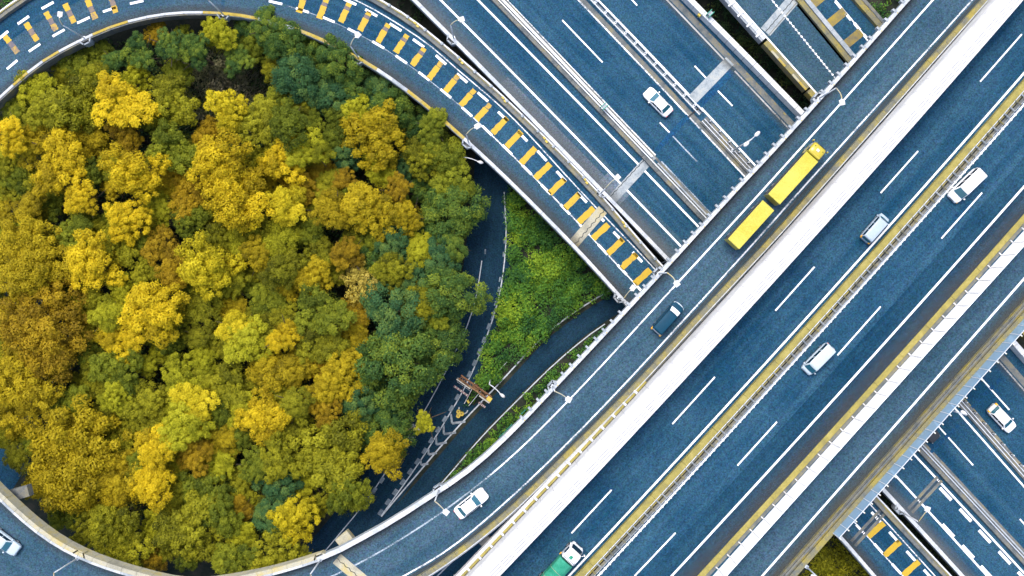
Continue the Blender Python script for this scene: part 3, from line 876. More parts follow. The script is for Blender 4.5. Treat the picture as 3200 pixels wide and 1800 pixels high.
# white ledge with yellow infill bars at the barrier's lower half
led = parapet('white ledge carrying yellow bars at the foot of the wide barrier', PE0, rect(0.12, 0.85, -0.6, 0.7), M['white_panel'], (1400, 1850), (2016, 1200), 2.1, 'ledge', 'ledge')
ybar = MB().box(0.2, 1.9, 0.14, 0.44, 0.7, 0.86).mesh('yellow_bar'); ybar.materials.append(M['con_ochre'])
ystr = MB().box(-0.14, 0.14, 0.08, 0.62, 0.7, 1.0).mesh('bar_bracket'); ystr.materials.append(M['white_metal'])
for s in along(PE0, (1400, 1850), (2016, 1200), 2.1):
    p, t, n_ = PE0.at(s)
    link('yellow_bar', ybar, led, (p[0], p[1], Z_TOP), math.atan2(t[1], t[0]))
    link('bar_bracket', ystr, led, (p[0], p[1], Z_TOP), math.atan2(t[1], t[0]))
tag(strip_mesh(PE0, 0.15, 0.5, 0.4).build('cover_plate', M['con_grey']), 'narrow grey plate closing the gap beside the wide barrier', 'cover plate')

# ochre median of the upper road ---------------------------------------------
med = empty('median_barrier'); tag(med, 'ochre topped median wall between the two upper carriageways', 'median barrier')
wall = parapet('x', PK0, rect(-0.8, 0.0, -0.2, 0.75), M['con_ochre'], None, None, 6.0)
for c in list(wall.children): c.parent = med
bpy.data.objects.remove(wall)
for o0, o1, z1, mt, nm_ in [(-0.9, -0.82, 0.86, M['white_metal'], 'rail'), (-1.76, -1.69, 0.86, M['con_light'], 'rail')]:
    sweep_mb(PK0, 0, PK0.len, rect(o0, o1, 0.72, z1), 4).build(nm_, mt, med)
sweep_mb(PK0, 0, PK0.len, rect(-1.86, -1.42, -0.3, 0.55), 4).build('kerb_wall', M['con_grey'], med)
sweep_mb(PK0, 0, PK0.len, rect(-1.22, -0.92, -0.3, 0.6), 4).build('kerb_wall', M['con_moss'], med)
bA = MB().box(-0.06, -0.01, -1.74, -0.84, 0.86, 0.96).box(0.05, 0.1, -1.74, -0.84, 0.86, 0.96).box(-0.06, 0.1, -1.05, -0.92, 0.6, 0.9).mesh('guardrail_bracket')
bB = bA.copy(); bA.materials.append(M['con_light']); bB.materials.append(M['con_moss'])
for i, s in enumerate(np.arange(PK0.near(1740, 1860), PK0.near(3260, 180), 1.12)):
    p, t, n_ = PK0.at(s)
    link('guardrail_bracket', bB if (i * 7 % 5) < 2 else bA, med, (p[0], p[1], Z_TOP), math.atan2(t[1], t[0]))

# ochre kerb + narrow white barrier on the right
kerb = parapet('ochre painted kerb below the narrow white barrier', PK, rect(-0.72, 0.0, -0.1, 0.16), M['con_ochre'], None, None, 5.0, 'kerb', 'kerb')
strip('gutter', PK, -1.22, -0.8, 0.012, M['con_grey'], main_right)
nb = empty('noise_barrier'); tag(nb, 'narrow upright white noise barrier beside the ochre kerb', 'noise barrier')
nbp = MB().box(0, 2.17, -0.14, 0.0, 0.0, 3.3).mesh('barrier_panel'); nbp.materials.append(M['white_lit'])
nbr = MB()
for kx in range(5): nbr.box(0.08, 2.1, 0.0, 0.03, 0.5 + kx * 0.6, 0.54 + kx * 0.6)
nbrm = nbr.mesh('panel_rib'); nbrm.materials.append(M['white_panel'])
nbpost = MB().box(-0.05, 0.05, -0.16, 0.05, 0, 3.36).box(-0.07, 0.07, 0.02, 0.5, 0, 0.22).mesh('barrier_post'); nbpost.materials.append(M['white_panel'])
s = 0; i = 0
while s + 2.2 < PL.len:
    p, t, n_ = PL.at(s); p2, _, _ = PL.at(s + 2.2); ang = math.atan2(p2[1] - p[1], p2[0] - p[0])
    pn = link('barrier_panel', nbp, nb, (p[0], p[1], Z_TOP), ang); link('panel_rib', nbrm, pn)
    link('barrier_post', nbpost, nb, (p[0], p[1], Z_TOP), ang)
    s += 2.2; i += 1

# right edge: ochre parapet and clear screen
rp = parapet('mossy ochre parapet on the outer edge of the right ramp', PO, rect(-0.75, 0.0, -0.6, 0.55), M['con_moss'], None, None, 2.4, capprof=rect(-0.5, -0.28, 0.55, 0.78), capmat=M['con_grey'])
sweep_mb(PO, 0, PO.len, rect(-1.5, -0.78, -0.7, 0.85), 4).build('outer_wall', M['con_moss'], rp)
sweep_mb(PO, 0, PO.len, rect(-0.18, -0.1, 0.55, 0.7), 4).build('rail', M['con_grey'], rp)
scr = empty('clear_screen'); tag(scr, 'clear blue noise screen with slim posts on the outer right parapet', 'screen')
scp = MB().box(0.04, 1.46, -0.03, 0.0, 0.0, 2.3).mesh('screen_pane'); scp.materials.append(M['acrylic'])
scf = MB().box(0.04, 1.46, -0.05, 0.03, 2.26, 2.34).mesh('pane_frame'); scf.materials.append(M['white_metal'])
scpost = MB().box(-0.04, 0.04, -0.09, 0.04, -0.3, 2.34).box(-0.07, 0.07, -0.3, 0.02, 2.3, 2.42).mesh('screen_post'); scpost.materials.append(M['white_metal'])
sccap = MB().box(-0.08, 0.08, -0.34, -0.12, 2.28, 2.4).mesh('post_cap'); sccap.materials.append(M['yellow_metal'])
PS = PO.off(-1.3)
for s in along(PS, (2595, 1660), (3300, 860), 1.5):
    p, t, n_ = PS.at(s); p2, _, _ = PS.at(s + 1.5); ang = math.atan2(p2[1] - p[1], p2[0] - p[0])
    pn = link('screen_pane', scp, scr, (p[0], p[1], Z_TOP + 0.85), ang); link('pane_frame', scf, pn)
    po = link('screen_post', scpost, scr, (p[0], p[1], Z_TOP + 0.85), ang); link('post_cap', sccap, po)

# loop ramp parapets
parapet('white and yellow coped parapet on the inner side of the loop, upper left', LE0, rect(-0.5, 0.0, -0.8, 0.9), M['con_grey'], (-120, 430), (700, 44), 2.6, capprof=rect(-0.3, 0.02, 0.9, 1.0), mats=[M['con_white']] * 4 + [M['con_yellow'], M['con_white'], M['con_yellow'], M['con_white'], M['con_white'], M['con_yellow'], M['con_yellow']])
parapet('yellow coped parapet above the evergreens on the loop', LE0, rect(-0.45, 0.0, -0.8, 0.9), M['con_light'], (700, 44), (1454, 433), 2.6, capprof=rect(-0.38, 0.04, 0.9, 1.0), mats=[M['con_yellow'], M['con_yellow'], M['con_white'], M['con_light'], M['con_yellow'], M['con_yellow'], M['con_yellow']])
parapet('pale parapet over the shrub triangle on the loop', LE0, rect(-0.45, 0.0, -0.8, 0.9), M['con_light'], (1454, 433), (3000, 2100), 3.0, capprof=rect(-0.4, 0.04, 0.9, 1.0), capmat=M['con_white'])
ol = parapet('grey stained outer parapet of the loop facing the highway', LE1, rect(-0.62, 0.0, -0.6, 0.7), M['con_grey'], (-120, 150), (3340, 2200), 2.8, capprof=rect(-0.12, 0.06, 0.7, 0.82), capmat=M['con_moss'])
sweep_mb(LE1, 0, LE1.len, rect(0.1, 0.3, 0.55, 0.75), 3).build('rail', M['white_metal'], ol)
for s in along(LE1, (1100, -40), (2060, 830), 3.0):
    p, t, n_ = LE1.at(s)
    me = MB().box(-0.16, 0.16, -0.1, 0.3, 0.7, 1.0).mesh('rail_bracket'); me.materials.append(M['con_light'])
    link('rail_bracket', me, ol, (p[0], p[1], Z_MID), math.atan2(t[1], t[0]))
for s in along(LE1, (1150, -10), (2060, 830), 8.0):
    p, t, n_ = LE1.at(s)
    me = MB().box(-0.5, -0.1, -0.1, 0.15, 0.7, 0.95).box(0.05, 0.45, -0.25, 0.0, 0.7, 0.95).mesh('cable_clip'); me.materials.append(M['yellow_metal'])
    link('cable_clip', me, ol, (p[0], p[1], Z_MID), math.atan2(t[1], t[0]))

# highway parapets
parapet('white edge parapet of the highway next to the loop', q1, rect(-0.45, 0.0, -0.6, 0.9), M['con_light'], None, None, 4.0, capprof=rect(-0.48, 0.02, 0.9, 0.98), capmat=M['con_white'])
pm2 = parapet('stained divider wall with white beam along the highway lanes', q2, rect(-0.85, 0.0, 0, 0.6), M['con_grey'], None, None, 2.9, 'divider', 'divider')
sweep_mb(q2, 0, q2.len, rect(-0.3, -0.16, 0.6, 0.85), 3).build('rail', M['steel'], pm2)
sweep_mb(q2, 0, q2.near(2031, 497), rect(0.05, 0.38, 0.45, 0.75), 3).build('beam', M['white_metal'], pm2)
sweep_mb(q2, q2.near(2050, 515), q2.len, rect(0.05, 0.25, 0.45, 0.75), 3).build('beam', M['con_light'], pm2)
strip('gutter', q2, 0.4, 0.75, 0.012, M['con_grey'], highway)
strip('gutter', l8, 0.3, 1.15, 0.012, M['con_grey'], highway)
strip('gutter', l5, 0.1, 0.75, 0.012, M['con_grey'], highway, 0, l5.near(2330, 556))
for s in along(l8, (2084, 0), (2464, 402), 1.9):
    p, t, n_ = l8.at(s)
    dash('drain_cover', (1600 + (p[0] + n_[0] * 0.98) * FOC / (CAM_H - Z_MID), 900 - (p[1] + n_[1] * 0.98) * FOC / (CAM_H - Z_MID)), t, 0.4, 0.2, Z_MID, M['con_moss'], highway, 0.02)
# white panel wall
pw = empty('panel_wall'); tag(pw, 'white capped panel wall on the right edge of the highway', 'panel wall')
pwp = MB().box(0.02, 1.62, -0.15, 0.55, 0, 1.7).mesh('wall_panel'); pwp.materials.append(M['con_bright'])
for s in along(q3, (1800, -340), (3300, 1240), 1.65):
    p, t, n_ = q3.at(s); link('wall_panel', pwp, pw, (p[0], p[1], Z_MID), math.atan2(t[1], t[0]))
# median guardrail with ladder brackets (to the joint), then posts
gm = empty('median_guardrail'); tag(gm, 'white ladder guardrail on the highway median above the joint', 'guardrail')
e1 = l5.near(2168, 376)
sweep_mb(l5, 0, e1, rect(1.0, 1.11, 0.5, 0.85), 3).build('rail', M['white_metal'], gm)
sweep_mb(l5, 0, e1, rect(1.66, 1.78, 0.5, 0.85), 3).build('rail', M['white_metal'], gm)
sweep_mb(l5, 0, e1, rect(1.84, 1.96, 0.0, 0.3), 3).build('kerb', M['con_light'], gm)
lb = MB().box(-0.15, 0.15, 1.08, 1.22, 0.66, 0.9).box(-0.15, 0.15, 1.54, 1.68, 0.66, 0.9).box(-0.15, -0.07, 1.2, 1.56, 0.7, 0.86).box(0.07, 0.15, 1.2, 1.56, 0.7, 0.86).box(-0.05, 0.05, 1.1, 1.2, 0, 0.68).mesh('ladder_bracket'); lb.materials.append(M['white_metal'])
for s in np.arange(l5.near(1500, -320), e1, 1.98):
    p, t, n_ = l5.at(s); link('ladder_bracket', lb, gm, (p[0], p[1], Z_MID), math.atan2(t[1], t[0]))
strip('gutter', l5, 1.3, 1.62, 0.012, M['con_light'], highway, 0, e1)
gm2 = empty('median_kerb'); tag(gm2, 'concrete median with short white posts beyond the highway joint', 'median')
e2 = l5.near(2180, 390)
sweep_mb(l5, e2, l5.len, rect(0.55, 1.75, -0.1, 0.3), 3).build('kerb_block', M['con_grey'], gm2)
for o in (0.75, 1.2): sweep_mb(l5, e2, l5.len, rect(o, o + 0.1, 0.3, 0.5), 3).build('rail', M['white_metal'], gm2)
pst = MB().tube([(0, 1.5, 0.3), (0, 1.5, 1.15)], 0.1, 8).mesh('median_post'); pst.materials.append(M['con_white'])
psb = MB().box(-0.2, 0.2, 1.35, 1.65, 0.3, 0.42).mesh('post_base'); psb.materials.append(M['black_trim'])
for i, s in enumerate(np.arange(e2 + 0.8, l5.len, 1.95)):
    p, t, n_ = l5.at(s); po = link('median_post', pst, gm2, (p[0], p[1], Z_MID), math.atan2(t[1], t[0])); link('post_base', psb, po)
# far ramps
parapet('yellow stained parapet of the far ramp beside the green strip', q4, rect(-1.15, -0.35, -0.6, 0.9), M['con_moss'], (2528, 280), (3300, 1130), 1.4, capprof=rect(-1.12, -0.85, 0.9, 0.98), mats=[M['con_moss'], M['con_beige'], M['con_yellow']])
cp = parapet('white parapet with cross brackets at the top right ramp', q4, rect(-1.15, -0.35, -0.6, 0.9), M['con_light'], (2000, -350), (2395, 118), 1.6, capprof=rect(-0.9, -0.5, 0.9, 1.0), capmat=M['con_white'])
parapet('yellow coped parapet stretch just below the top right joint', q4, rect(-1.15, -0.35, -0.6, 0.9), M['con_moss'], (2400, 124), (2524, 276), 1.4, capprof=rect(-1.15, -0.85, 0.9, 0.98), mats=[M['con_moss'], M['con_beige'], M['con_yellow']])
for s in along(q4, (2050, -290), (2390, 112), 1.9):
    p, t, n_ = q4.at(s)
    me = MB().box(-0.12, 0.12, -1.4, -0.2, 1.0, 1.12).mesh('cross_bracket'); me.materials.append(M['white_metal'])
    link('cross_bracket', me, cp, (p[0], p[1], Z_MID), math.atan2(t[1], t[0]))
parapet('double stained divider between the two top right ramps', q5, rect(0.0, 0.7, -0.4, 0.5), M['con_moss'], None, None, 2.0, 'divider', 'divider', capprof=rect(0.75, 1.35, 0.0, 0.7), capmat=M['con_light'])
parapet('ochre outer parapet of the top right ramp', q6, rect(0.0, 1.1, -0.4, 0.7), M['con_moss'], None, None, 2.4, capprof=rect(0.75, 1.2, 0.7, 0.8), capmat=M['con_grey'])
# lower-right blind end of screen: piers and pier caps
def pier(px, py, z_top, w=1.6, l=1.6, rot=0.0, parent=None, capw=0.0):
    q = wp(px, py, 0)
    mb = MB().box(-l / 2, l / 2, -w / 2, w / 2, 0, z_top - 1.6)
    if capw: mb.box(-l / 2, l / 2, -capw / 2, capw / 2, z_top - 2.7, z_top - 1.62)
    me = mb.mesh('pier'); me.materials.append(M['con_dark'])
    return link('pier', me, parent, (q[0], q[1], 0), rot)


for px, py in [(1500, 1580), (1300, 1720), (2900, 40)]: pier(px, py, Z_TOP, 1.5, 1.5, R(48), left_ramp, 4.5)
for px, py in [(1800, 1650), (3130, 60)]: pier(px, py, Z_TOP, 1.8, 1.8, R(48), main_left, 6)
for px, py in [(2040, 1780)]: pier(px, py, Z_TOP, 1.8, 1.8, R(48), main_right, 6)
for px, py in [(2300, 1820)]: pier(px, py, Z_TOP, 1.5, 1.5, R(48), right_ramp, 4)
for px, py in [(1760, 150), (2000, 400), (2800, 1200), (3050, 1500)]: pier(px, py, Z_MID, 3, 1.5, R(-47), highway, 0)
for px, py in [(300, 20), (650, -50), (1200, 100), (1550, 400), (2850, 1760)]: pier(px, py, Z_MID, 1.8, 1.4, R(0), loop, 0)
# bearing blocks showing beside the bend
for (px, py, w, l, rot, mt) in [(58, 1542, 1.5, 2.6, R(15), 'con_grey'), (1080, 1692, 2.0, 2.0, R(40), 'con_beige')]:
    q = wp(px, py, Z_TOP - 2.2)
    me = MB().box(-l / 2, l / 2, -w / 2, w / 2, -1.2, 0).mesh('bearing_block'); me.materials.append(M[mt])
    link('bearing_block', me, left_ramp, (q[0], q[1], Z_TOP - 2.2), rot)

# ------------------------------------------------------------------ roads on the ground
g1l = [(1560, 330), (1540, 480), (1535, 580), (1520, 690), (1506, 815), (1479, 968), (1430, 1085), (1352, 1240), (1276, 1366), (1185, 1506), (1144, 1568), (1019, 1718), (880, 1880), (700, 2080)]
g1r = [(1600, 330), (1580, 480), (1574, 600), (1583, 704), (1578, 807), (1560, 931), (1533, 1018), (1504, 1097), (1463, 1192), (1446, 1225), (1338, 1403), (1268, 1506), (1191, 1612), (1100, 1740), (960, 1900), (800, 2090)]
G1L, G1R = spline(g1l, 0.05), spline(g1r, 0.05)
low1 = road_tag(between('service_road', G1L, G1R, 0, M['as_low'], None, 90, None, None, -2.6, 0.9), 'dark service road along the right side of the grove')
g2l = [(2300, 720), (2100, 806), (1908, 906), (1786, 981), (1687, 1060), (1600, 1155), (1558, 1200), (1421, 1345), (1297, 1490), (1191, 1614), (1090, 1745), (950, 1900), (780, 2090)]
g2r = [(2330, 760), (2130, 870), (1890, 1012), (1807, 1074), (1724, 1145), (1600, 1268), (1504, 1366), (1388, 1502), (1342, 1552), (1210, 1720), (1080, 1890), (900, 2110)]
G2L, G2R = spline(g2l, 0.054), spline(g2r, 0.054)
low2 = road_tag(between('service_road', G2R, G2L, 0, M['as_low'], None, 90, None, None, -0.3, 0.7), 'dark service road curving out from beneath the ramp')
gore = road_tag(MB().add([(*wp(x, y), 0.058) for x, y in [(1440, 1240), (1480, 1268), (1530, 1232), (1548, 1212), (1191, 1614), (1300, 1470), (1338, 1403)]], [(0, 1, 5, 6), (1, 2, 3), (1, 3, 5), (5, 4, 6)]).build('painted_gore', M['as_low']), 'dark asphalt wedge where the service roads merge'); flat_up(gore.data)
line(G1R, 0, 0.17, M['white_low'], low1, (1574, 600), (1191, 1612), dz=0.016)
line(G1L, 0, 0.14, M['white_low'], low1, (1506, 815), (1000, 1742), dz=0.016)
line(G2L, 0, 0.2, M['white_low'], low2, (2100, 806), (1191, 1614), dz=0.016)
line(G2R, 0, 0.16, M['white_low'], low2, (1890, 1012), (1340, 1552), dz=0.016)
for q in tl(800, 1200, [(1520, 100), (1475, 185), (1425, 265), (1375, 345), (1323, 425), (1272, 505), (1218, 585), (1163, 660), (1107, 740), (1050, 815), (995, 890), (940, 968)]) + tl(800, 600, [(1610, 1375), (1650, 1290), (1687, 1205), (1722, 1118), (1758, 1015)]):
    p, t, n_ = G1R.at(G1R.near(*q)); dash('painted_block', q, t, 0.95, 0.55, 0.05, M['white_block'], low1, 0.02)
for q in tl(800, 1200, [(1170, 415), (950, 725), (893, 803), (835, 878), (820, 1135)]):
    p, t, n_ = G1L.at(G1L.near(*q)); dash('painted_block', q, t, 0.95, 0.55, 0.05, M['white_block'], low1, 0.02)
for q in tl(800, 600, [(1730, 450), (1868, 470), (1840, 660), (1830, 735), (1805, 840), (1790, 915), (1780, 950), (1875, 180), (1875, 370)]):
    p, t, n_ = G1R.at(G1R.near(*q)); dash('painted_scrap', q, t, 0.75, 0.22, 0.05, M['white_block'], low1, 0.02)
for tri in [[(1470, 225), (1480, 297), (1580, 283)], [(1415, 310), (1418, 378), (1510, 365)], [(1358, 400), (1362, 456), (1440, 440)], [(1300, 490), (1302, 532), (1365, 520)], [(1240, 570), (1247, 612), (1300, 600)]]:
    a, b, c = tl(800, 1200, tri)
    dash_px('chevron_bar', a, b, 0.3, 0.06, M['white_chev'], gore, 0.01); dash_px('chevron_bar', b, c, 0.34, 0.06, M['white_chev'], gore, 0.014)
# road under the gap at the bottom, and the one under the left-hand trees
GB = spline([(1200, 2050), (1330, 1880), (1450, 1760), (1560, 1650), (1700, 1500), (1900, 1300)], 0.05)
low3 = road_tag(strip('service_road', GB, -4.0, 4.0, 0, M['as_main_dark']), 'slip of road seen between the ramp and the wide barrier')
line(GB, 1.4, 0.2, M['white_low'], low3, dz=0.016)
GL = spline([(-150, 780), (10, 850), (110, 930), (170, 1050), (160, 1180), (90, 1330), (20, 1450), (-80, 1600), (-200, 1750)], 0.05)
low4 = road_tag(strip('service_road', GL, -2.8, 2.8, 0, M['as_main_dark']), 'slip of road showing under the trees at the left edge')
line(GL, 0.5, 0.3, M['white_block'], low4, (110, 930), (150, 1200), dz=0.016)


# ------------------------------------------------------------------ street lamps
def lamp(label, base, head, z, h=8.0, head_kind='square', double=False):
    b = wp(*base, z); hd = wp(*head, z + h)
    d = hd - b; L = float(np.hypot(*d)); ang = math.atan2(d[1], d[0])
    e = empty('street_lamp', (b[0], b[1], z), ang); tag(e, label, 'street lamp', 'street lamps along the roads')
    MB().box(-0.22, 0.22, -0.22, 0.22, 0.0, 0.06 + (0.9 if z > 1 else 0.0)).build('base_plate', M['steel'], e)
    MB().tube([(0, 0, 0), (0, 0, h * 0.5), (0, 0, h - 0.9)], [0.11, 0.09, 0.075], 8).build('pole', M['white_metal'], e, True)
    pts = []
    for i in range(9):
        u = i / 8
        pts.append((L * u - 0.35 * u * 0, 0.12 * math.sin(u * math.pi), h - 0.9 + 0.9 * math.sin(min(1, u * 1.15) * math.pi / 2)))
    MB().tube(pts, [0.075 - 0.02 * i / 8 for i in range(9)], 7).build('arm', M['con_beige'] if head_kind == 'square' else M['white_metal'], e, True)
    hx = L
    if head_kind == 'square':
        o = MB().box(hx - 0.3, hx + 0.4, -0.34, 0.34, h - 0.06, h + 0.1).build('lamp_head', M['white_panel'], e, False, 0.05)
        MB().box(hx - 0.42, hx - 0.3, -0.1, 0.1, h - 0.04, h + 0.06).build('head_bracket', M['steel'], o)
        MB().box(hx - 0.2, hx + 0.3, -0.26, 0.26, h - 0.1, h - 0.06).build('lens', M['lens'], o)
    else:
        n = 12; vs = []
        for zz, kf in ((h - 0.08, 0.8), (h + 0.02, 1.0), (h + 0.12, 0.7)):
            for i in range(n):
                a = 2 * math.pi * i / n
                x = 0.5 * math.cos(a); y = 0.24 * math.sin(a) * (1.0 if math.cos(a) > -0.3 else 0.65)
                vs.append((hx + 0.25 + x * kf, y * kf, zz))
        fs = [(r * n + i, r * n + (i + 1) % n, (r + 1) * n + (i + 1) % n, (r + 1) * n + i) for r in range(2) for i in range(n)] + [tuple(range(n)), tuple(2 * n + i for i in reversed(range(n)))]
        MB().add(vs, fs).build('lamp_head', M['white_panel'], e, True)
    return e


lamp('lamp arching over the loop near the top left corner', (273, 124), (188, 46), Z_MID)
lamp('lamp on the loop above the first evergreens, head out of frame', (704, 51), (660, -22), Z_MID)
lamp('lamp on the loop over the dark evergreens, head over a white dash', (1123, 186), (1118, 110), Z_MID)
lamp('lamp on the loop just above the dark service road', (1465, 447), (1491, 395), Z_MID)
lamp('small lamp rising from the bushes below the loop', (1446, 513), (1495, 505), 0.0, 8.5, 'oval')
lamp('lamp on the highway edge at the top, head on the left line', (1419, 124), (1442, 61), Z_MID)
lamp('lamp beside the pale highway joint', (1876, 606), (1929, 555), Z_MID)
lamp('lamp over the upper ramp nearest the top right corner', (2553, 312), (2631, 319), Z_TOP)
lamp('lamp over the upper ramp where the loop dives under it', (2056, 855), (2114, 886), Z_TOP)
lamp('lamp at the end of the loop beside the shrub triangle', (1931, 931), (1977, 901), Z_MID)
lamp('lamp over the upper ramp beside the clipped hedge', (1726, 1204), (1776, 1248), Z_TOP)
lamp('lamp over the ramp bend behind the white sedan', (1373, 1527), (1393, 1600), Z_TOP)
lamp('lamp at the bottom edge next to the zigzag joint', (1007, 1742), (985, 1818), Z_TOP)
lamp('lamp at the lower left bend near the silver car', (253, 1738), (170, 1815), Z_TOP)
lamp('lamp by the rusty sign frame over the service road', (1533, 1184), (1565, 1232), 0.05, 8.5, 'oval')
lamp('lamp half hidden in the lime bush by the service road', (1290, 1330), (1310, 1342), 0.0, 7.0)
lamp('lamp on the clear screen over the lower right median', (2957, 1279), (3018, 1293), Z_TOP, 6.0, 'oval')
lamp('lamp reaching over the lower right highway lanes', (2800, 1590), (2898, 1592), Z_MID)
lamp('lamp at the bottom right corner above the golden hedge', (2514, 1765), (2550, 1806), Z_TOP, 7.0, 'oval')
# twin lamp on the highway median
b0 = wp(2289, 472, Z_MID); e = empty('street_lamp', (b0[0], b0[1], Z_MID + 0.3)); tag(e, 'twin headed lamp on the highway median', 'street lamp', 'street lamps along the roads')
hh = 10.0
MB().tube([(0, 0, 0), (0, 0, hh)], [0.13, 0.08], 8).build('pole', M['white_metal'], e, True)
MB().box(-0.22, 0.22, -0.22, 0.22, 0, 0.08).build('base_plate', M['steel'], e)
pw_, tw_, nw_ = l5.at(l5.near(2289, 512))
for sgn in (-1, 1):
    c = nw_ * sgn * 0.75
    MB().tube([(0, 0, hh - 0.1), (c[0], c[1], hh + 0.1)], 0.05, 6).build('arm', M['white_metal'], e)
    mb = MB(); ang = math.atan2(c[1], c[0]); vs = []; n = 12
    for zz, kf in ((hh, 0.8), (hh + 0.1, 1.0), (hh + 0.2, 0.7)):
        for i in range(n):
            a = 2 * math.pi * i / n; x, y = 0.48 * math.cos(a) * kf + 0.35, 0.26 * math.sin(a) * kf
            vs.append((c[0] * 0.8 + x * math.cos(ang) - y * math.sin(ang), c[1] * 0.8 + x * math.sin(ang) + y * math.cos(ang), zz))
    fs = [(r * n + i, r * n + (i + 1) % n, (r + 1) * n + (i + 1) % n, (r + 1) * n + i) for r in range(2) for i in range(n)] + [tuple(range(n)), tuple(2 * n + i for i in reversed(range(n)))]
    mb.add(vs, fs).build('lamp_head', M['white_panel'], e, True)


# lamp platforms (the bulges of the parapets under the lamps)
def bulge(px, py, z, ang, mat, parent, w=1.05, d=0.55):
    q = wp(px, py, z)
    mb = MB()
    vs = [(-w * 0.75, 0), (-w * 0.4, d), (w * 0.4, d), (w * 0.75, 0)]
    V = [(x, y, -0.5) for x, y in vs] + [(x, y, 0.1) for x, y in vs]
    mb.add(V, [(0, 1, 2, 3), (4, 5, 6, 7), (0, 1, 5, 4), (1, 2, 6, 5), (2, 3, 7, 6), (3, 0, 4, 7)])
    for a, b in ((0, 1), (1, 2), (2, 3)):
        A, B = Vector((*vs[a], 0)), Vector((*vs[b], 0)); dd = B - A
        Mx = Matrix.Translation(A) @ Matrix.Rotation(math.atan2(dd.y, dd.x), 4, 'Z')
        mb.box(-0.06, dd.length + 0.06, -0.09, 0.09, 0.1, 1.0, Mx)
    me = mb.mesh('lamp_platform'); me.materials.append(mat)
    return link('lamp_platform', me, parent, (q[0], q[1], z), ang)


def bulge_on(path, px, py, side, mat, parent):
    s = path.near(px, py); p, t, n_ = path.at(s)
    pos = p + n_ * (0.35 * side); a = math.atan2(t[1], t[0]) + (0 if side > 0 else math.pi)
    z = path.z; sc = FOC / (CAM_H - z)
    bulge(1600 + pos[0] * sc, 900 - pos[1] * sc, z, a, mat, parent)


for px, py in [(273, 124), (704, 47), (1123, 186), (1465, 447), (1931, 931)]: bulge_on(LE0, px, py, -1, M['con_light'], loop)
for px, py in [(1419, 124), (1876, 606), (2800, 1590)]: bulge_on(q1, px, py, -1, M['con_light'], highway)
for px, py in [(2553, 312), (2056, 855), (1726, 1204), (1373, 1527), (1007, 1742), (253, 1738)]: bulge_on(PA, px, py, 1, M['con_light'] if px > 1010 else M['con_beige'], left_ramp)

# ------------------------------------------------------------------ sign frame, crash drums, small signs
def sign_frame():
    a, b = wp(1437, 1178, 5.5), wp(1533, 1246, 5.5)
    c = (a + b) / 2; d = b - a; L = float(np.hypot(*d)); ang = math.atan2(d[1], d[0])
    e = empty('sign_frame', (c[0], c[1], 0.06), ang); tag(e, 'rusty brown steel sign frame standing in the planted wedge', 'sign frame')
    for y in (-0.28, 0.28):
        for z in (5.0, 5.7): MB().tube([(-L / 2, y, z), (L / 2, y, z)], 0.09, 6).build('chord', M['rust'], e)
    for i in range(8):
        x = -L / 2 + L * i / 8
        MB().tube([(x, -0.28, 5.7), (x + L / 16, 0.28, 5.7), (x + L / 8, -0.28, 5.7)], 0.055, 5).build('lattice', M['rust'], e)
    MB().tube([(0.15, 0, 0), (0.15, 0, 5.2)], 0.24, 10).build('post', M['rust'], e)
    MB().box(-0.4, 0.6, -0.4, 0.4, 5.15, 5.45).build('post_head', M['rust'], e)
    MB().box(-L / 2 - 0.2, -0.5, -0.55, -0.4, 3.6, 6.0).build('sign_board', M['board'], e)
    MB().box(1.1, L / 2 + 0.2, -0.62, -0.45, 3.8, 6.0).build('sign_board', M['board'], e)
    o = MB().box(L / 2 - 0.5, L / 2 + 0.2, -0.4, 0.2, 5.6, 5.9).build('walkway', M['yellow_metal'], e)
    return e


sign_frame()
for (x0, y0, x1, y1, lab) in [(1419, 1206, 1463, 1237, 'long faded red bar left of the rusty sign frame'), (1495, 1257, 1517, 1273, 'short faded red bar right of the rusty sign frame')]:
    a, b = wp(x0, y0, 4.5), wp(x1, y1, 4.5); c = (a + b) / 2; d = b - a; L = float(np.hypot(*d))
    e = empty('height_bar', (c[0], c[1], 0.06), math.atan2(d[1], d[0])); tag(e, lab, 'height bar')
    MB().box(-L / 2, L / 2, -0.14, 0.14, 4.4, 4.6).build('bar', M['mauve'], e)
    for i in range(5): MB().box(-L / 2 + L * (i + 0.35) / 5, -L / 2 + L * (i + 0.65) / 5, -0.145, 0.145, 4.6, 4.61).build('stripe', M['board'], e)
    MB().tube([(0, 0, 0), (0, 0, 4.4)], 0.07, 6).build('post', M['mauve'], e)
    MB().tube([(-L / 2, 0.75, 4.5), (L / 2, 0.75, 4.5)], 0.03, 5).build('cable', M['steel'], e)
for (px, py), lab in zip(tl(1380, 1130, [(0, 0)] * 0) + [(1432.7, 1287), (1442.8, 1293.5), (1432, 1300)], ['yellow crash drum nearest the planted wedge tip', 'yellow crash drum on the right of the three', 'yellow crash drum lowest of the three']):
    q = wp(px, py, 0.9); e = empty('crash_drum', (q[0], q[1], 0.06)); tag(e, lab, 'crash drum', 'yellow crash drums')
    mb = MB(); n = 16; prof_ = [(0.3, 0), (0.31, 0.9), (0.22, 0.9), (0.21, 0.72), (0.0, 0.72)]
    vs = [(r * math.cos(2 * math.pi * i / n), r * math.sin(2 * math.pi * i / n), z) for r, z in prof_ for i in range(n)]
    fs = [(k * n + i, k * n + (i + 1) % n, (k + 1) * n + (i + 1) % n, (k + 1) * n + i) for k in range(4) for i in range(n)]
    mb.add(vs, fs).build('drum', M['yellow_metal'], e, False)
    MB().tube([(0, 0, 0.72), (0, 0, 0.8)], 0.09, 8).build('filler_cap', M['rust'], e)
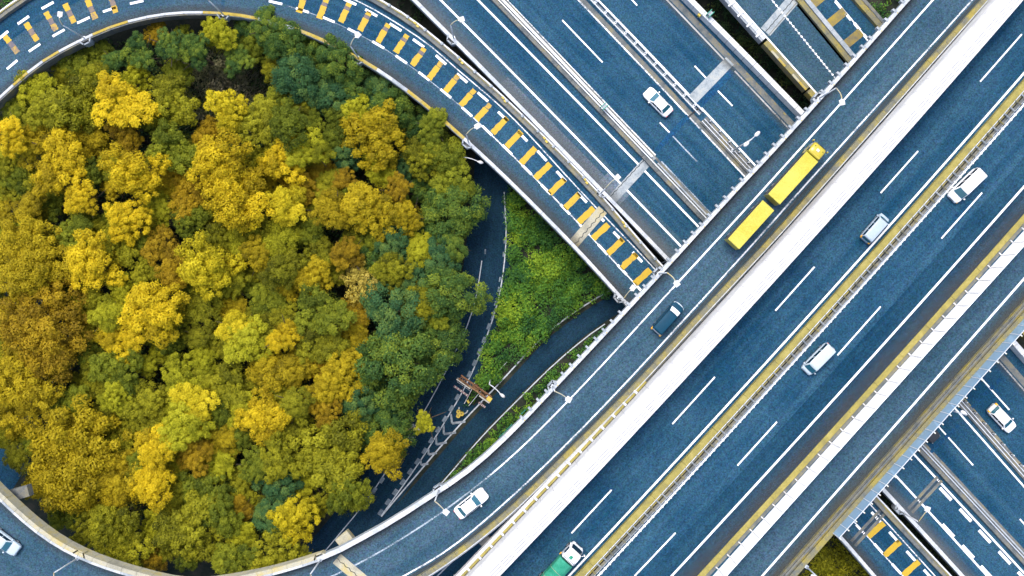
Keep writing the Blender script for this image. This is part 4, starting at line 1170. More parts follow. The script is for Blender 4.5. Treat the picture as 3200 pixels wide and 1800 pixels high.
# white kerb stone round the wedge tip and thin fence rails of the wedge
for pts, lab in [([(1487, 1192), (1451, 1262)], 'thin white rail on the left of the planted wedge'), ([(1517, 1205), (1465, 1268)], 'thin white rail on the right of the planted wedge'),
                 ([(1585, 1130), (1537, 1183)], 'thin white rail below the shrub triangle'), ([(1834, 874), (1868, 897)], 'thin white rail at the right corner of the shrub triangle')]:
    P = [wp(x, y, 0.8) for x, y in pts]
    e = empty('fence_rail', (P[0][0], P[0][1], 0)); tag(e, lab, 'fence rail')
    d = P[1] - P[0]
    MB().tube([(0, 0, 0.8), (d[0], d[1], 0.8)], 0.05, 6).build('rail', M['white_metal'], e)
    for u in (0.02, 0.5, 0.98): MB().tube([(d[0] * u, d[1] * u, 0), (d[0] * u, d[1] * u, 0.8)], 0.04, 6).build('post', M['white_metal'], e)
q = wp(1448, 1279, 0.2)
mb = MB(); n = 14
arc = [(0.75 * math.cos(R(150 + 200 * i / n)), 0.75 * math.sin(R(150 + 200 * i / n))) for i in range(n + 1)]
for (x0, y0), (x1, y1) in zip(arc[:-1], arc[1:]):
    mb.add([(x0, y0, 0), (x1, y1, 0), (x1 * 0.78, y1 * 0.78, 0), (x0 * 0.78, y0 * 0.78, 0), (x0, y0, 0.25), (x1, y1, 0.25), (x1 * 0.78, y1 * 0.78, 0.25), (x0 * 0.78, y0 * 0.78, 0.25)], [(0, 1, 5, 4), (2, 3, 7, 6), (4, 5, 6, 7)])
o = mb.build('kerb_stone', M['con_light']); o.location = (q[0], q[1], 0.06); tag(o, 'curved pale kerb at the tip of the planted wedge', 'kerb')
for px, py, lab in [(1463, 1255, 'yellow box marker inside the planted wedge')]:
    q = wp(px, py, 1.0); e = empty('marker_box', (q[0], q[1], 0.06), R(30)); tag(e, lab, 'marker')
    MB().box(-0.15, 0.15, -0.24, 0.24, 0.5, 1.1).build('box', M['yellow_metal'], e); MB().tube([(0, 0, 0), (0, 0, 0.5)], 0.05, 6).build('post', M['steel'], e)
# little green signs seen from above
for px, py, lab in [(2220, 41, 'small green sign on the white panel wall'), (1889, 331, 'small green sign on the highway divider')]:
    q = wp(px, py, Z_MID + 2.4); e = empty('road_sign', (q[0], q[1], Z_MID), R(43)); tag(e, lab, 'road sign')
    MB().box(-0.5, 0.5, 0.2, 0.27, 1.6, 2.5).build('sign_plate', M['green_sign'], e); MB().box(-0.5, 0.5, -0.27, -0.2, 1.6, 2.5).build('sign_plate', M['green_sign'], e)
    MB().box(-0.32, 0.32, -0.2, 0.2, 2.3, 2.38).build('bracket', M['con_light'], e); MB().tube([(0, 0, 0), (0, 0, 2.35)], 0.06, 8).build('post', M['white_metal'], e)
q = wp(2187, 45, Z_MID + 1.5); e = empty('marker_box', (q[0], q[1], Z_MID), R(43)); tag(e, 'yellow box on a bracket at the white panel wall', 'marker')
MB().box(-0.2, 0.2, -0.22, 0.22, 0.9, 1.4).build('box', M['yellow_metal'], e); MB().tube([(0, 0, 0), (0, 0, 0.9)], 0.05, 6).build('post', M['steel'], e)
# teal mesh fence lengths in the hedge
for pts, lab in [([(1600, 1327), (1560, 1367)], 'length of teal mesh fence low in the hedge'), ([(1650, 1274), (1625, 1298)], 'length of teal mesh fence midway along the hedge')]:
    P = [wp(x, y, 1.2) for x, y in pts]; e = empty('mesh_fence', (P[0][0], P[0][1], 0)); tag(e, lab, 'fence'); d = P[1] - P[0]
    for z in (0.2, 0.7, 1.2): MB().tube([(0, 0, z), (d[0], d[1], z)], 0.045, 5).build('rail', M['teal_rail'], e)
    for u in np.linspace(0, 1, 4): MB().tube([(d[0] * u, d[1] * u, 0), (d[0] * u, d[1] * u, 1.3)], 0.05, 5).build('post', M['teal_rail'], e)

# ------------------------------------------------------------------ vehicles
def loft(stations, smooth=True):
    """stations: list of (x, [(y, z) ...]) half sections from floor to centre line; mirrored"""
    vs, fs = [], []
    k = len(stations[0][1]) * 2 - 1
    for x, sec in stations:
        full = [(y, z) for y, z in sec] + [(-y, z) for y, z in reversed(sec[:-1])]
        vs += [(x, y, z) for y, z in full]
    for i in range(len(stations) - 1):
        for j in range(k - 1):
            fs.append((i * k + j, i * k + j + 1, (i + 1) * k + j + 1, (i + 1) * k + j))
        fs.append((i * k + k - 1, i * k, (i + 1) * k, (i + 1) * k + k - 1))
    fs.append(tuple(range(k))); fs.append(tuple((len(stations) - 1) * k + j for j in reversed(range(k))))
    return MB().add(vs, fs)


def wheel(parent, x, y, r=0.32, w=0.2):
    t = MB().tube([(x, y - w / 2, r), (x, y + w / 2, r)], r, 16).build('wheel', M['tyre'], parent)
    MB().tube([(x, y - w / 2 - 0.01, r), (x, y + w / 2 + 0.01, r)], r * 0.6, 12).build('rim', M['rim'], t)


def quad_grid(c, nx=5, ny=4, bulge=0.0, off=0.012):
    """pane from four corners (00,10,11,01), slightly curved outward"""
    c = [Vector(p) for p in c]
    nrm = (c[1] - c[0]).cross(c[3] - c[0]).normalized()
    vs = []
    for j in range(ny + 1):
        for i in range(nx + 1):
            u, v = i / nx, j / ny
            p = (c[0] * (1 - u) + c[1] * u) * (1 - v) + (c[3] * (1 - u) + c[2] * u) * v
            vs.append(p + nrm * (off + bulge * 4 * u * (1 - u)))
    fs = [(j * (nx + 1) + i, j * (nx + 1) + i + 1, (j + 1) * (nx + 1) + i + 1, (j + 1) * (nx + 1) + i) for j in range(ny) for i in range(nx)]
    return MB().add(vs, fs)


def car(name, label, cat, px, py, z, ang, L=4.7, W=1.8, H=1.45, hood=1.25, boot=0.75, belt=0.93, rake_f=0.75, rake_r=0.6, paint_=None, glass=None, rear='red', tail_amber=False, roof_in=0.2, signal=None, racks=False, nose=0.72, bumper=None, rear_glass=True):
    q = wp(px, py, z + H * 0.8)
    e = empty(name, (q[0], q[1], z + 0.02), ang); tag(e, label, cat, 'vehicles on the roads')
    P = paint_ or M['car_white']; G = glass or M['glass']
    w = W / 2; x0, x1 = -L / 2, L / 2
    xb, xf = x0 + boot, x1 - hood                  # base of rear window / windscreen
    st = []
    for x in np.concatenate([[x0, x0 + 0.05, x0 + 0.14, x0 + 0.3], np.linspace(x0 + 0.55, x1 - 0.6, 11), [x1 - 0.36, x1 - 0.18, x1 - 0.07, x1]]):
        u = abs(x) / (L / 2)
        ww = w * (1 - 0.26 * max(0, (u - 0.72) / 0.28) ** 2.6 - 0.02 * u)
        if x > xf: zt = belt + 0.02 - (belt - nose) * ((x - xf) / max(0.05, x1 - xf)) ** 1.7
        elif x < xb: zt = belt + 0.06 - 0.12 * ((xb - x) / max(0.05, boot)) ** 2
        else: zt = belt + 0.02
        if u > 0.985: zt -= 0.12
        st.append((x, [(ww * 0.9, 0.22), (ww * 0.99, 0.36), (ww, 0.58), (ww * 0.985, zt - 0.14), (ww * 0.93, zt - 0.035), (ww * 0.72, zt), (ww * 0.35, zt + 0.025), (0, zt + 0.03)]))
    loft(st).build('body', P, e, True)
    # cabin shell
    wb, wr = w * 0.9, w * (0.9 - roof_in)
    rf, rr = xf - rake_f, xb + rake_r
    zr = H
    cab = []
    xs = [xb, (xb + rr) / 2, rr, rr + 0.18, (rr + rf) / 2, rf - 0.18, rf, (rf + xf) / 2, xf]
    zs = [belt, (belt + zr) / 2 + 0.03, zr - 0.045, zr - 0.01, zr, zr - 0.01, zr - 0.045, (belt + zr) / 2 + 0.03, belt]
    for x, zz in zip(xs, zs):
        f = max(0.0, (zz - belt) / (zr - belt)); wt = wb + (wr - wb) * f
        mid = belt + (zz - belt) * 0.5; wm = wb + (wr - wb) * f * 0.5
        cab.append((x, [(wb, belt - 0.05), (wm + 0.015, mid), (wt, max(zz - 0.03, belt - 0.04)), (wt * 0.82, zz), (wt * 0.4, zz + 0.015), (0, zz + 0.02)]))
    loft(cab).build('cabin', P, e, True)
    k = 0.9
    def lerp(a, b, t): return a + (b - a) * t
    for (xa, xb2, nm) in ((xf, rf, 'windscreen'), (xb, rr, 'rear_window')):
        if nm == 'rear_window' and not rear_glass: continue
        lo, hi = 0.1, 0.9
        c = [(lerp(xa, xb2, lo), -wb * k, lerp(belt, zr, lo)), (lerp(xa, xb2, lo), wb * k, lerp(belt, zr, lo)), (lerp(xa, xb2, hi), wr * k, lerp(belt, zr, hi)), (lerp(xa, xb2, hi), -wr * k, lerp(belt, zr, hi))]
        if nm == 'rear_window': c = [c[1], c[0], c[3], c[2]]
        quad_grid(c, 6, 4, 0.05, 0.06).build(nm, G, e, True)
    for sy in (-1, 1):
        lo, hi = 0.12, 0.84
        segs = [(0.02, 0.48), (0.52, 0.98)] if L - hood - boot < 3.1 else [(0.02, 0.3), (0.34, 0.64), (0.68, 0.98)]
        for a, b in segs:
            def bx(t, h): return lerp(lerp(xb + 0.12, rr + 0.02, h), lerp(xf - 0.12, rf - 0.02, h), t)
            c = [(bx(a, lo), sy * lerp(wb, wr, lo), lerp(belt, zr, lo)), (bx(b, lo), sy * lerp(wb, wr, lo), lerp(belt, zr, lo)), (bx(b, hi), sy * lerp(wb, wr, hi), lerp(belt, zr, hi)), (bx(a, hi), sy * lerp(wb, wr, hi), lerp(belt, zr, hi))]
            if sy > 0: c = [c[1], c[0], c[3], c[2]]
            quad_grid(c, 3, 2, 0.0, 0.03).build('side_window', M['glass_dark'], e)
        m_ = MB().box(xf - 0.35, xf - 0.17, sy * (w + 0.02), sy * (w + 0.2), belt - 0.02, belt + 0.13).build('mirror', P, e, False, 0.03)
        MB().box(x1 - 0.32, x1 - 0.06, sy * w * 0.5, sy * w * 0.82, nose - 0.14, nose - 0.0).build('headlight', M['lens'], e, False, 0.03)
        if tail_amber: MB().tube([(x0 + 0.02, sy * w * 0.8, belt - 0.12), (x0 + 0.28, sy * w * 0.8, belt + 0.12)], [0.15, 0.13], 10).build('tail_light', M['amber'], e, True)
        else: MB().box(x0 - 0.02, x0 + 0.14, sy * w * 0.48, sy * w * 0.76, belt - 0.24, belt - 0.06).build('tail_light', M['red_lens'], e, False, 0.03)
        for wx in (x0 + L * 0.2, x1 - L * 0.19): wheel(e, wx, sy * (w - 0.11), 0.31)
        MB().box(x0 + L * 0.25, x1 - L * 0.25, sy * (w - 0.01), sy * (w + 0.012), 0.4, 0.46).build('side_moulding', M['black_trim'], e)
    if signal is not None: MB().tube([(x1 - 0.3, signal * w * 0.86, 0.62), (x1 - 0.06, signal * w * 0.78, 0.66)], 0.09, 8).build('turn_signal', M['amber'], e, True)
    if bumper is not None:
        vs = [(x1 + 0.02 - 0.34 * (abs(y) / w) ** 2.4, y) for y in np.linspace(-w * 0.9, w * 0.9, 11)]
        MB().tube([(x, y, 0.6) for x, y in vs], 0.11, 8).build('bumper', bumper, e, True)
    MB().box(x1 - 0.1, x1 + 0.02, -w * 0.4, w * 0.4, 0.42, 0.56).build('grille', M['black_trim'], e)
    if racks:
        for yy in np.linspace(-wr * 0.8, wr * 0.8, 6): MB().box(rr + 0.1, rf - 0.1, yy - 0.035, yy + 0.035, zr + 0.01, zr + 0.04).build('roof_rib', P, e)
    return e


car('sedan', 'white sedan on the curving ramp at the bottom', 'car', 1472, 1576, Z_TOP, R(38.5), 4.75, 1.86, 1.45, 1.25, 0.62, glass=M['glass'])
car('sedan', 'white sedan on the highway above the joint', 'car', 2058, 317, Z_MID, R(134.5), 4.6, 1.8, 1.45, 1.2, 0.6)
car('hatchback', 'white hatchback with amber tail lights on the lower right highway', 'car', 3137, 1309, Z_MID, R(-46.5), 4.4, 1.78, 1.5, 1.0, 0.35, tail_amber=True, rake_r=0.4)
car('passenger_van', 'dark navy van with amber tail lights on the upper ramp', 'van', 2089, 996, Z_TOP, R(48.3), 4.75, 1.75, 1.75, 0.75, 0.12, rake_f=0.8, rake_r=0.1, paint_=M['car_navy'], tail_amber=True, roof_in=0.12, bumper=M['car_silver'], glass=M['lens'])
car('microvan', 'pale grey microvan hugging the ochre median', 'van', 2741, 712, Z_TOP, R(48.6), 4.2, 1.6, 1.85, 0.45, 0.1, rake_f=0.5, rake_r=0.12, paint_=M['car_grey'], tail_amber=True, roof_in=0.1, racks=True)
car('passenger_van', 'large white van heading down left near the right edge', 'van', 3030, 577, Z_TOP, R(223.9), 5.15, 1.85, 1.95, 0.75, 0.15, rake_f=0.75, rake_r=0.15, roof_in=0.12, signal=1)
car('microvan', 'white ribbed roof microvan in the middle of the right carriageway', 'van', 2563, 1123, Z_TOP, R(225.3), 4.7, 1.72, 1.9, 0.4, 0.12, rake_f=0.6, rake_r=0.15, paint_=M['car_silver'], roof_in=0.1, racks=True)
car('sedan', 'silver sedan cut off by the left edge at the bottom', 'car', 4, 1694, Z_TOP, R(-36.5), 4.6, 1.8, 1.46, 1.1, 0.6, paint_=M['car_silver'])
car('sedan', 'white car peeping out between the ramp and wide barrier at the bottom', 'car', 1424, 1826, 0.06, R(48), 4.6, 1.8, 1.46)
car('sedan', 'black car half hidden under the clear screen', 'car', 2897, 1340, Z_MID, R(-46), 4.5, 1.8, 1.45, paint_=M['black_trim'], glass=M['glass_dark'])


def axles(e, xs, w, r=0.45):
    for x in xs:
        for sy in (-1, 1): wheel(e, x, sy * (w - 0.16), r, 0.3)


def yellow_truck():
    rear, front = wp(2240 + 682 / 3.8125, 420 + 770 / 3.8125, Z_TOP + 3.1), wp(2240 + 1137 / 3.8125, 420 + 265 / 3.8125, Z_TOP + 3.1)
    d = front - rear; L = float(np.hypot(*d)); ang = math.atan2(d[1], d[0]); w = 1.0
    e = empty('box_truck', (rear[0], rear[1], Z_TOP + 0.02), ang); tag(e, 'yellow box truck with its cab towards the top right', 'truck', 'vehicles on the roads')
    MB().box(0, L, -w * 0.5, w * 0.5, 0.55, 0.95).build('chassis', M['black_trim'], e)
    c = MB().box(0.0, L, -w, w, 1.0, 3.1).build('cargo_box', M['black_trim'], e, False, 0.02)  # black sides: shadow along the yellow box put into the colour
    MB().box(0.0, L, -w, w, 3.1, 3.135).build('roof_panel', M['box_yellow'], c, False, 0.015)
    MB().box(-0.03, 0.0, -w, w, 1.0, 3.1).build('rear_door', M['truck_yellow'], c)
    for xx in np.arange(0.6, L - 0.2, 0.6): MB().box(xx - 0.012, xx + 0.012, -w + 0.06, w - 0.06, 3.135, 3.142).build('roof_seam', M['truck_yellow'], c)
    for yy in (-w - 0.006, w - 0.014): MB().box(0.0, L, yy, yy + 0.02, 2.7, 3.1).build('side_rail', M['black_trim'], c)
    # cab
    x0 = L + 0.16; st = []
    for x, ww, zt in [(x0, 0.96, 3.0), (x0 + 0.1, 1.0, 3.1), (x0 + 0.7, 1.0, 3.15), (x0 + 1.3, 0.99, 3.05), (x0 + 1.6, 0.95, 2.9), (x0 + 1.78, 0.86, 2.3), (x0 + 1.86, 0.8, 1.5)]:
        st.append((x, [(ww * 0.95, 0.5), (ww, 0.9), (ww, 1.7), (ww * 0.97, zt - 0.4), (ww * 0.9, zt - 0.1), (ww * 0.75, zt), (ww * 0.4, zt + 0.03), (0, zt + 0.04)]))
    cab = loft(st).build('cab', M['truck_yellow'], e, True)
    MB().box(x0 + 0.72, x0 + 1.06, -0.2, 0.2, 3.16, 3.24).build('roof_hatch', M['steel'], cab, False, 0.02)
    MB().box(x0 + 0.1, x0 + 0.3, -0.9, 0.9, 2.98, 3.17).build('wind_deflector', M['truck_yellow'], cab, False, 0.05)
    for yy in (-0.62, 0.62): MB().tube([(x0 + 1.15, yy, 3.1), (x0 + 1.15, yy, 3.22)], 0.05, 8).build('marker_lamp', M['black_trim'], cab)
    quad_grid([(x0 + 1.88, -0.74, 1.55), (x0 + 1.88, 0.74, 1.55), (x0 + 1.62, 0.86, 2.75), (x0 + 1.62, -0.86, 2.75)], 6, 4, 0.06, 0.05).build('windscreen', M['glass_dark'], cab, True)
    for sy in (-1, 1):
        MB().box(x0 + 0.75, x0 + 1.45, sy * 0.99, sy * 1.02, 1.7, 2.5).build('side_window', M['glass_dark'], cab)
        MB().box(x0 + 0.15, x0 + 0.6, sy * 0.9, sy * 1.03, 2.4, 3.0).build('side_deflector', M['black_trim'], cab, False, 0.03)
        m_ = MB().tube([(x0 + 1.5, sy * 0.98, 2.5), (x0 + 1.75, sy * 1.2, 2.5)], 0.03, 6).build('mirror', M['black_trim'], cab)
        MB().box(x0 + 1.66, x0 + 1.82, sy * 1.1, sy * 1.26, 2.0, 2.6).build('mirror_housing', M['truck_yellow'], m_, False, 0.03)
        MB().box(x0 + 1.78, x0 + 1.9, sy * 0.5, sy * 0.76, 0.8, 1.0).build('headlight', M['lens'], cab)
    axles(e, (0.9, 2.0, L + 1.0), w)
    # drawbar trailer behind
    r2_, f2_ = wp(2240 + 200 / 3.8125, 420 + 1305 / 3.8125, Z_TOP + 3.0), wp(2240 + 615 / 3.8125, 420 + 845 / 3.8125, Z_TOP + 3.0)
    d2 = f2_ - r2_; L2 = float(np.hypot(*d2)); w2 = 0.98
    t = empty('box_trailer', (r2_[0], r2_[1], Z_TOP + 0.02), math.atan2(d2[1], d2[0])); tag(t, 'plain yellow box trailer following the yellow truck', 'trailer', 'vehicles on the roads')
    MB().box(0, L2, -0.5, 0.5, 0.55, 0.95).build('chassis', M['black_trim'], t)
    c2 = MB().box(0, L2, -w2, w2, 1.0, 3.0).build('cargo_box', M['black_trim'], t, False, 0.02)  # trailer sides black too, painting in the shadow beside its yellow roof
    MB().box(0, L2, -w2, w2, 3.0, 3.035).build('roof_panel', M['box_yellow'], c2, False, 0.015)
    MB().box(-0.03, 0.0, -w2, w2, 1.0, 3.0).build('rear_door', M['truck_yellow'], c2)
    for xx in np.arange(0.6, L2 - 0.2, 0.6): MB().box(xx - 0.012, xx + 0.012, -w2 + 0.06, w2 - 0.06, 3.035, 3.042).build('roof_seam', M['truck_yellow'], c2)
    MB().tube([(L2, -0.45, 0.75), (L2 + 0.75, 0, 0.7)], 0.09, 6).build('drawbar', M['black_trim'], t); MB().tube([(L2, 0.45, 0.75), (L2 + 0.75, 0, 0.7)], 0.09, 6).build('drawbar', M['black_trim'], t)
    axles(t, (1.0, L2 - 1.0), w2)


yellow_truck()


def green_truck():
    ang = R(47.5); w = 1.02
    c = wp(1788, 1741, Z_TOP + 2.6); f = np.array([math.cos(ang), math.sin(ang)])
    e = empty('tarpaulin_truck', (c[0] - f[0] * 4.2, c[1] - f[1] * 4.2, Z_TOP + 0.02), ang); tag(e, 'green tarpaulin truck with white cab entering at the bottom', 'truck', 'vehicles on the roads')
    MB().box(-2.0, 5.6, -0.5, 0.5, 0.5, 0.9).build('chassis', M['black_trim'], e)
    st = []
    for x in np.linspace(-2.4, 3.15, 12):
        sag = 0.05 * math.sin(x * 2.6)
        st.append((x, [(w, 0.95), (w * 1.01, 1.6), (w, 2.1), (w * 0.62, 2.45 + sag), (w * 0.3, 2.55 + sag), (0, 2.6 + sag)]))
    tp = loft(st).build('tarpaulin', M['tarp_green'], e, False)
    for x in (-1.4, 0.0, 1.4): MB().tube([(x, -w * 1.02, 1.0), (x, -w * 1.02, 2.12), (x, -w * 0.6, 2.5), (x, 0, 2.64), (x, w * 0.6, 2.5), (x, w * 1.02, 2.12), (x, w * 1.02, 1.0)], 0.02, 5).build('rope', M['con_beige'], tp)
    st = []
    for x, ww, zt in [(3.35, 0.95, 2.35), (3.45, 1.0, 2.5), (4.2, 1.0, 2.55), (4.75, 0.97, 2.48), (5.0, 0.92, 2.2), (5.35, 0.9, 1.45), (5.5, 0.84, 1.2), (5.58, 0.72, 0.9)]:
        st.append((x, [(ww * 0.95, 0.45), (ww, 0.8), (ww, min(1.5, zt - 0.15)), (ww * 0.95, zt - 0.12), (ww * 0.85, zt - 0.02), (ww * 0.6, zt), (ww * 0.3, zt + 0.02), (0, zt + 0.02)]))
    cab = loft(st).build('cab', M['car_white'], e, True)
    MB().box(3.85, 4.3, -0.15, 0.3, 2.56, 2.63).build('roof_hatch', M['tarp_green'], cab, False, 0.02)
    for yy in np.linspace(-0.8, 0.8, 9): MB().box(3.4, 3.82, yy - 0.04, yy + 0.04, 2.5, 2.56).build('roof_rib', M['white_seam'], cab)
    quad_grid([(5.36, -0.8, 1.45), (5.36, 0.8, 1.45), (4.98, 0.84, 2.25), (4.98, -0.84, 2.25)], 6, 3, 0.05, 0.05).build('windscreen', M['glass_dark'], cab, True)
    for sy in (-1, 1):
        MB().box(3.9, 4.8, sy * 0.985, sy * 1.015, 1.55, 2.3).build('side_window', M['glass_dark'], cab)
        a_ = MB().tube([(4.95, sy * 0.95, 2.1), (5.3, sy * 1.18, 2.1)], 0.03, 6).build('mirror_arm', M['car_white'], cab)
        MB().box(5.22, 5.38, sy * 1.1, sy * 1.26, 1.7, 2.2).build('mirror', M['car_white'], a_, False, 0.03)
        MB().box(5.44, 5.6, sy * 0.45, sy * 0.72, 0.72, 0.92).build('headlight', M['lens'], cab)
    MB().box(3.1, 3.45, 1.0, 1.1, 0.75, 0.95).build('side_marker', M['amber'], e)
    axles(e, (-0.6, 4.6), w, 0.4)


green_truck()

# ------------------------------------------------------------------ vegetation
def leaf_mesh(name, C, N, size, lv, aspect=1.0):
    """many small leaf faces: centres C, facing directions N, sizes, one value per leaf"""
    n = len(C)
    a = np.cross(N, rng.normal(size=(n, 3))); a /= np.linalg.norm(a, axis=1)[:, None] + 1e-9
    b = np.cross(N, a); b /= np.linalg.norm(b, axis=1)[:, None] + 1e-9
    hs = (size / 2)[:, None]
    V = np.empty((n, 4, 3))
    V[:, 0] = C - a * hs * 1.25; V[:, 1] = C - b * hs * 0.8 * aspect; V[:, 2] = C + a * hs * 1.25 ; V[:, 3] = C + b * hs * 0.8 * aspect
    me = bpy.data.meshes.new(name)
    me.vertices.add(n * 4); me.loops.add(n * 4); me.polygons.add(n)
    me.vertices.foreach_set('co', V.astype(np.float32).ravel())
    me.loops.foreach_set('vertex_index', np.arange(n * 4, dtype=np.int32))
    me.polygons.foreach_set('loop_start', np.arange(0, n * 4, 4, dtype=np.int32))
    me.polygons.foreach_set('loop_total', np.full(n, 4, dtype=np.int32))
    at = me.attributes.new('lv', 'FLOAT', 'FACE'); at.data.foreach_set('value', lv.astype(np.float32))
    me.update(calc_edges=True)
    return me


def clump_points(centres, radii, counts, tone, leaf):
    Cs, Ns, Sz, Lv = [], [], [], []
    for c, r, k, tn in zip(centres, radii, counts, tone):
        d = rng.normal(size=(k, 3)); d[:, 2] = np.abs(d[:, 2]) * 1.0 - 0.25; d /= np.linalg.norm(d, axis=1)[:, None]
        lump = 1 + 0.22 * np.sin(d[:, 0] * 7 + tn * 40) * np.sin(d[:, 1] * 8 + tn * 23) 
        rr = r * (rng.uniform(0.72, 1.06, k)) * lump
        P = c + d * rr[:, None] * np.array([1, 1, 0.85])
        Nn = d + rng.normal(scale=0.55, size=(k, 3)) + np.array([0, 0, 0.6]); Nn /= np.linalg.norm(Nn, axis=1)[:, None]
        Cs.append(P); Ns.append(Nn); Sz.append(leaf * rng.uniform(0.6, 1.3, k))
        Lv.append(np.clip(tn + rng.normal(scale=0.1, size=k), 0, 1))
    return np.vstack(Cs), np.vstack(Ns), np.concatenate(Sz), np.concatenate(Lv)


def crown(kind, seed):
    """unit crown (radius about 1) built of leaf clumps over a branching dome"""
    global rng
    rng = np.random.default_rng(seed)
    if kind == 'fluffy':      # loose golden crowns: several big uneven lobes with feathery edges
        n_l, leaf, tot, lr, flat = 8, 0.047, 15000, (0.25, 0.42), 0.55
    elif kind == 'dome':      # evergreens: dense knobs
        n_l, leaf, tot, lr, flat = 1, 0.044, 16000, (0.9, 0.9), 0.8
    elif kind == 'sparse':
        n_l, leaf, tot, lr, flat = 9, 0.06, 3600, (0.2, 0.34), 0.5
    else:                     # wide spreading crowns
        n_l, leaf, tot, lr, flat = 18, 0.03, 34000, (0.2, 0.34), 0.36
    cs, rs, tn = [], [], []
    if kind == 'dome':
        # knobs spread on an irregular dome
        ph = rng.uniform(0, 6.28, 4)
        K = 52; i = 0
        for i in range(K):
            u = (i + 0.5) / K; th = math.acos(1 - u * 1.05); az = i * 2.399 + rng.normal(0, 0.3)
            out = rng.uniform(0.74, 0.94) * (1 + 0.16 * math.sin(2 * az + ph[0]) + 0.12 * math.sin(3 * az + ph[1]))
            cs.append(np.array([out * math.sin(th) * math.cos(az), out * math.sin(th) * math.sin(az), 0.75 * math.cos(th) + rng.normal(0, 0.05)]))
            rs.append(rng.uniform(0.13, 0.22)); tn.append(rng.uniform(0.25, 0.7))
    else:
        lobes = []
        for i in range(n_l):
            az = i * 2.399 + rng.uniform(-0.5, 0.5); rad = math.sqrt((i + 0.3) / n_l) * rng.uniform(0.5, 0.86)
            lobes.append((np.array([rad * math.cos(az), rad * math.sin(az), flat * (1 - rad * rad) + rng.normal(0, 0.12)]), rng.uniform(*lr)))
        for c, r in lobes:
            lt = rng.uniform(0.32, 0.68)
            kk = max(5, int(11 * (r / 0.33)))
            for j in range(kk):
                u = (j + 0.5) / kk; th = math.acos(1 - u * 1.1); az = j * 2.399 + rng.uniform(0, 0.6)
                q = c + r * np.array([math.sin(th) * math.cos(az), math.sin(th) * math.sin(az), 0.8 * math.cos(th)]) * rng.uniform(0.75, 1.25)
                cs.append(q); rs.append(r * rng.uniform(0.26, 0.5)); tn.append(np.clip(lt + rng.normal(0, 0.1), 0.1, 0.9))
    rs = np.array(rs); w = rs ** 2; cnt = np.maximum(8, (tot * w / w.sum()).astype(int))
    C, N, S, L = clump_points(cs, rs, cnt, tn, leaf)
    # stray sprays round the outline, and a loose filling inside with crown shade put into its tone
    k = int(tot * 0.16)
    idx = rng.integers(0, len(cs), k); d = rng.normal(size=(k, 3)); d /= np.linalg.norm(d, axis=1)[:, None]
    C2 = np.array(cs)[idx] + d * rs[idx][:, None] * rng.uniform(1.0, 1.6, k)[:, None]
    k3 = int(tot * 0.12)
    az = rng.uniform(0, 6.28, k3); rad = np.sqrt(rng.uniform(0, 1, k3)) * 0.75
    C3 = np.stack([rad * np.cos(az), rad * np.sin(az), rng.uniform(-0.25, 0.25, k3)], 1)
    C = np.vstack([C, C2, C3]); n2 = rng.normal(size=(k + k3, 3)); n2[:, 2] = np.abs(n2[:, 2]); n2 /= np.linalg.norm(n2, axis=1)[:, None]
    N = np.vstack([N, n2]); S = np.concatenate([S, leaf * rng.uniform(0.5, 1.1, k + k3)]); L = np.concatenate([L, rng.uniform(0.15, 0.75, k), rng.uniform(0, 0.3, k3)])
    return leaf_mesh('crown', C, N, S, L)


CROWNS = {k: [crown(k, 100 * i + j) for j in range(m)] for i, (k, m) in enumerate([('fluffy', 7), ('dome', 5), ('sparse', 2), ('wide', 4)])}


def trunk_mesh(seed):
    r_ = random.Random(seed); mb = MB()
    mb.tube([(0, 0, 0), (0.01, 0.02, 0.4), (0.0, 0.0, 0.8), (0.02, 0, 1.05)], [0.035, 0.028, 0.02, 0.008], 7)
    for i in range(7):
        a = i * 2.4 + r_.uniform(-0.3, 0.3); h = 0.5 + 0.06 * i; L = r_.uniform(0.24, 0.4)
        mb.tube([(0, 0, h), (0.5 * L * math.cos(a), 0.5 * L * math.sin(a), h + 0.1), (L * math.cos(a), L * math.sin(a), h + 0.2)], [0.014, 0.01, 0.003], 5)
    me = mb.mesh('trunk'); me.materials.append(M['bark'])
    return me


TRUNKS = [trunk_mesh(i) for i in range(3)]
for lst in CROWNS.values():
    for me in lst: me.materials.append(LEAF['green'])

TREES = []     # x, y, r in 2576-wide photo units, colour, kind
def T(col, kind, *pts):
    for p in pts: TREES.append((p[0], p[1], p[2], col, kind))


T('gold', 'fluffy', (305, 262, 68), (160, 425, 72), (350, 435, 76), (560, 415, 86), (720, 402, 64), (605, 508, 86), (240, 662, 72), (392, 778, 82), (312, 852, 56), (716, 842, 46), (662, 1052, 62), (402, 1122, 60), (392, 1212, 60), (335, 548, 66), (205, 500, 44), (40, 345, 46))
T('lemon', 'fluffy', (525, 672, 76), (500, 1018, 54), (755, 1292, 68), (720, 520, 54), (575, 275, 50), (600, 825, 46))
T('lime', 'fluffy', (90, 222, 50), (345, 200, 46), (704, 606, 58), (270, 795, 42), (620, 850, 60), (467, 1073, 60), (293, 999, 42), (1067, 1066, 26), (901, 273, 38), (1051, 623, 44), (781, 377, 48), (553, 1176, 48), (455, 935, 55))
T('olive', 'fluffy', (200, 255, 88), (430, 262, 70), (640, 310, 62), (717, 676, 60), (794, 662, 50), (801, 856, 62), (664, 849, 50), (750, 1016, 46), (844, 1126, 96), (707, 1139, 64), (704, 1396, 72), (373, 1009, 60), (483, 1329, 84), (300, 1309, 66), (227, 1333, 54), (317, 1386, 70), (664, 310, 52), (1064, 400, 54), (1060, 757, 54), (991, 680, 50), (580, 965, 60), (120, 285, 50), (520, 760, 60))
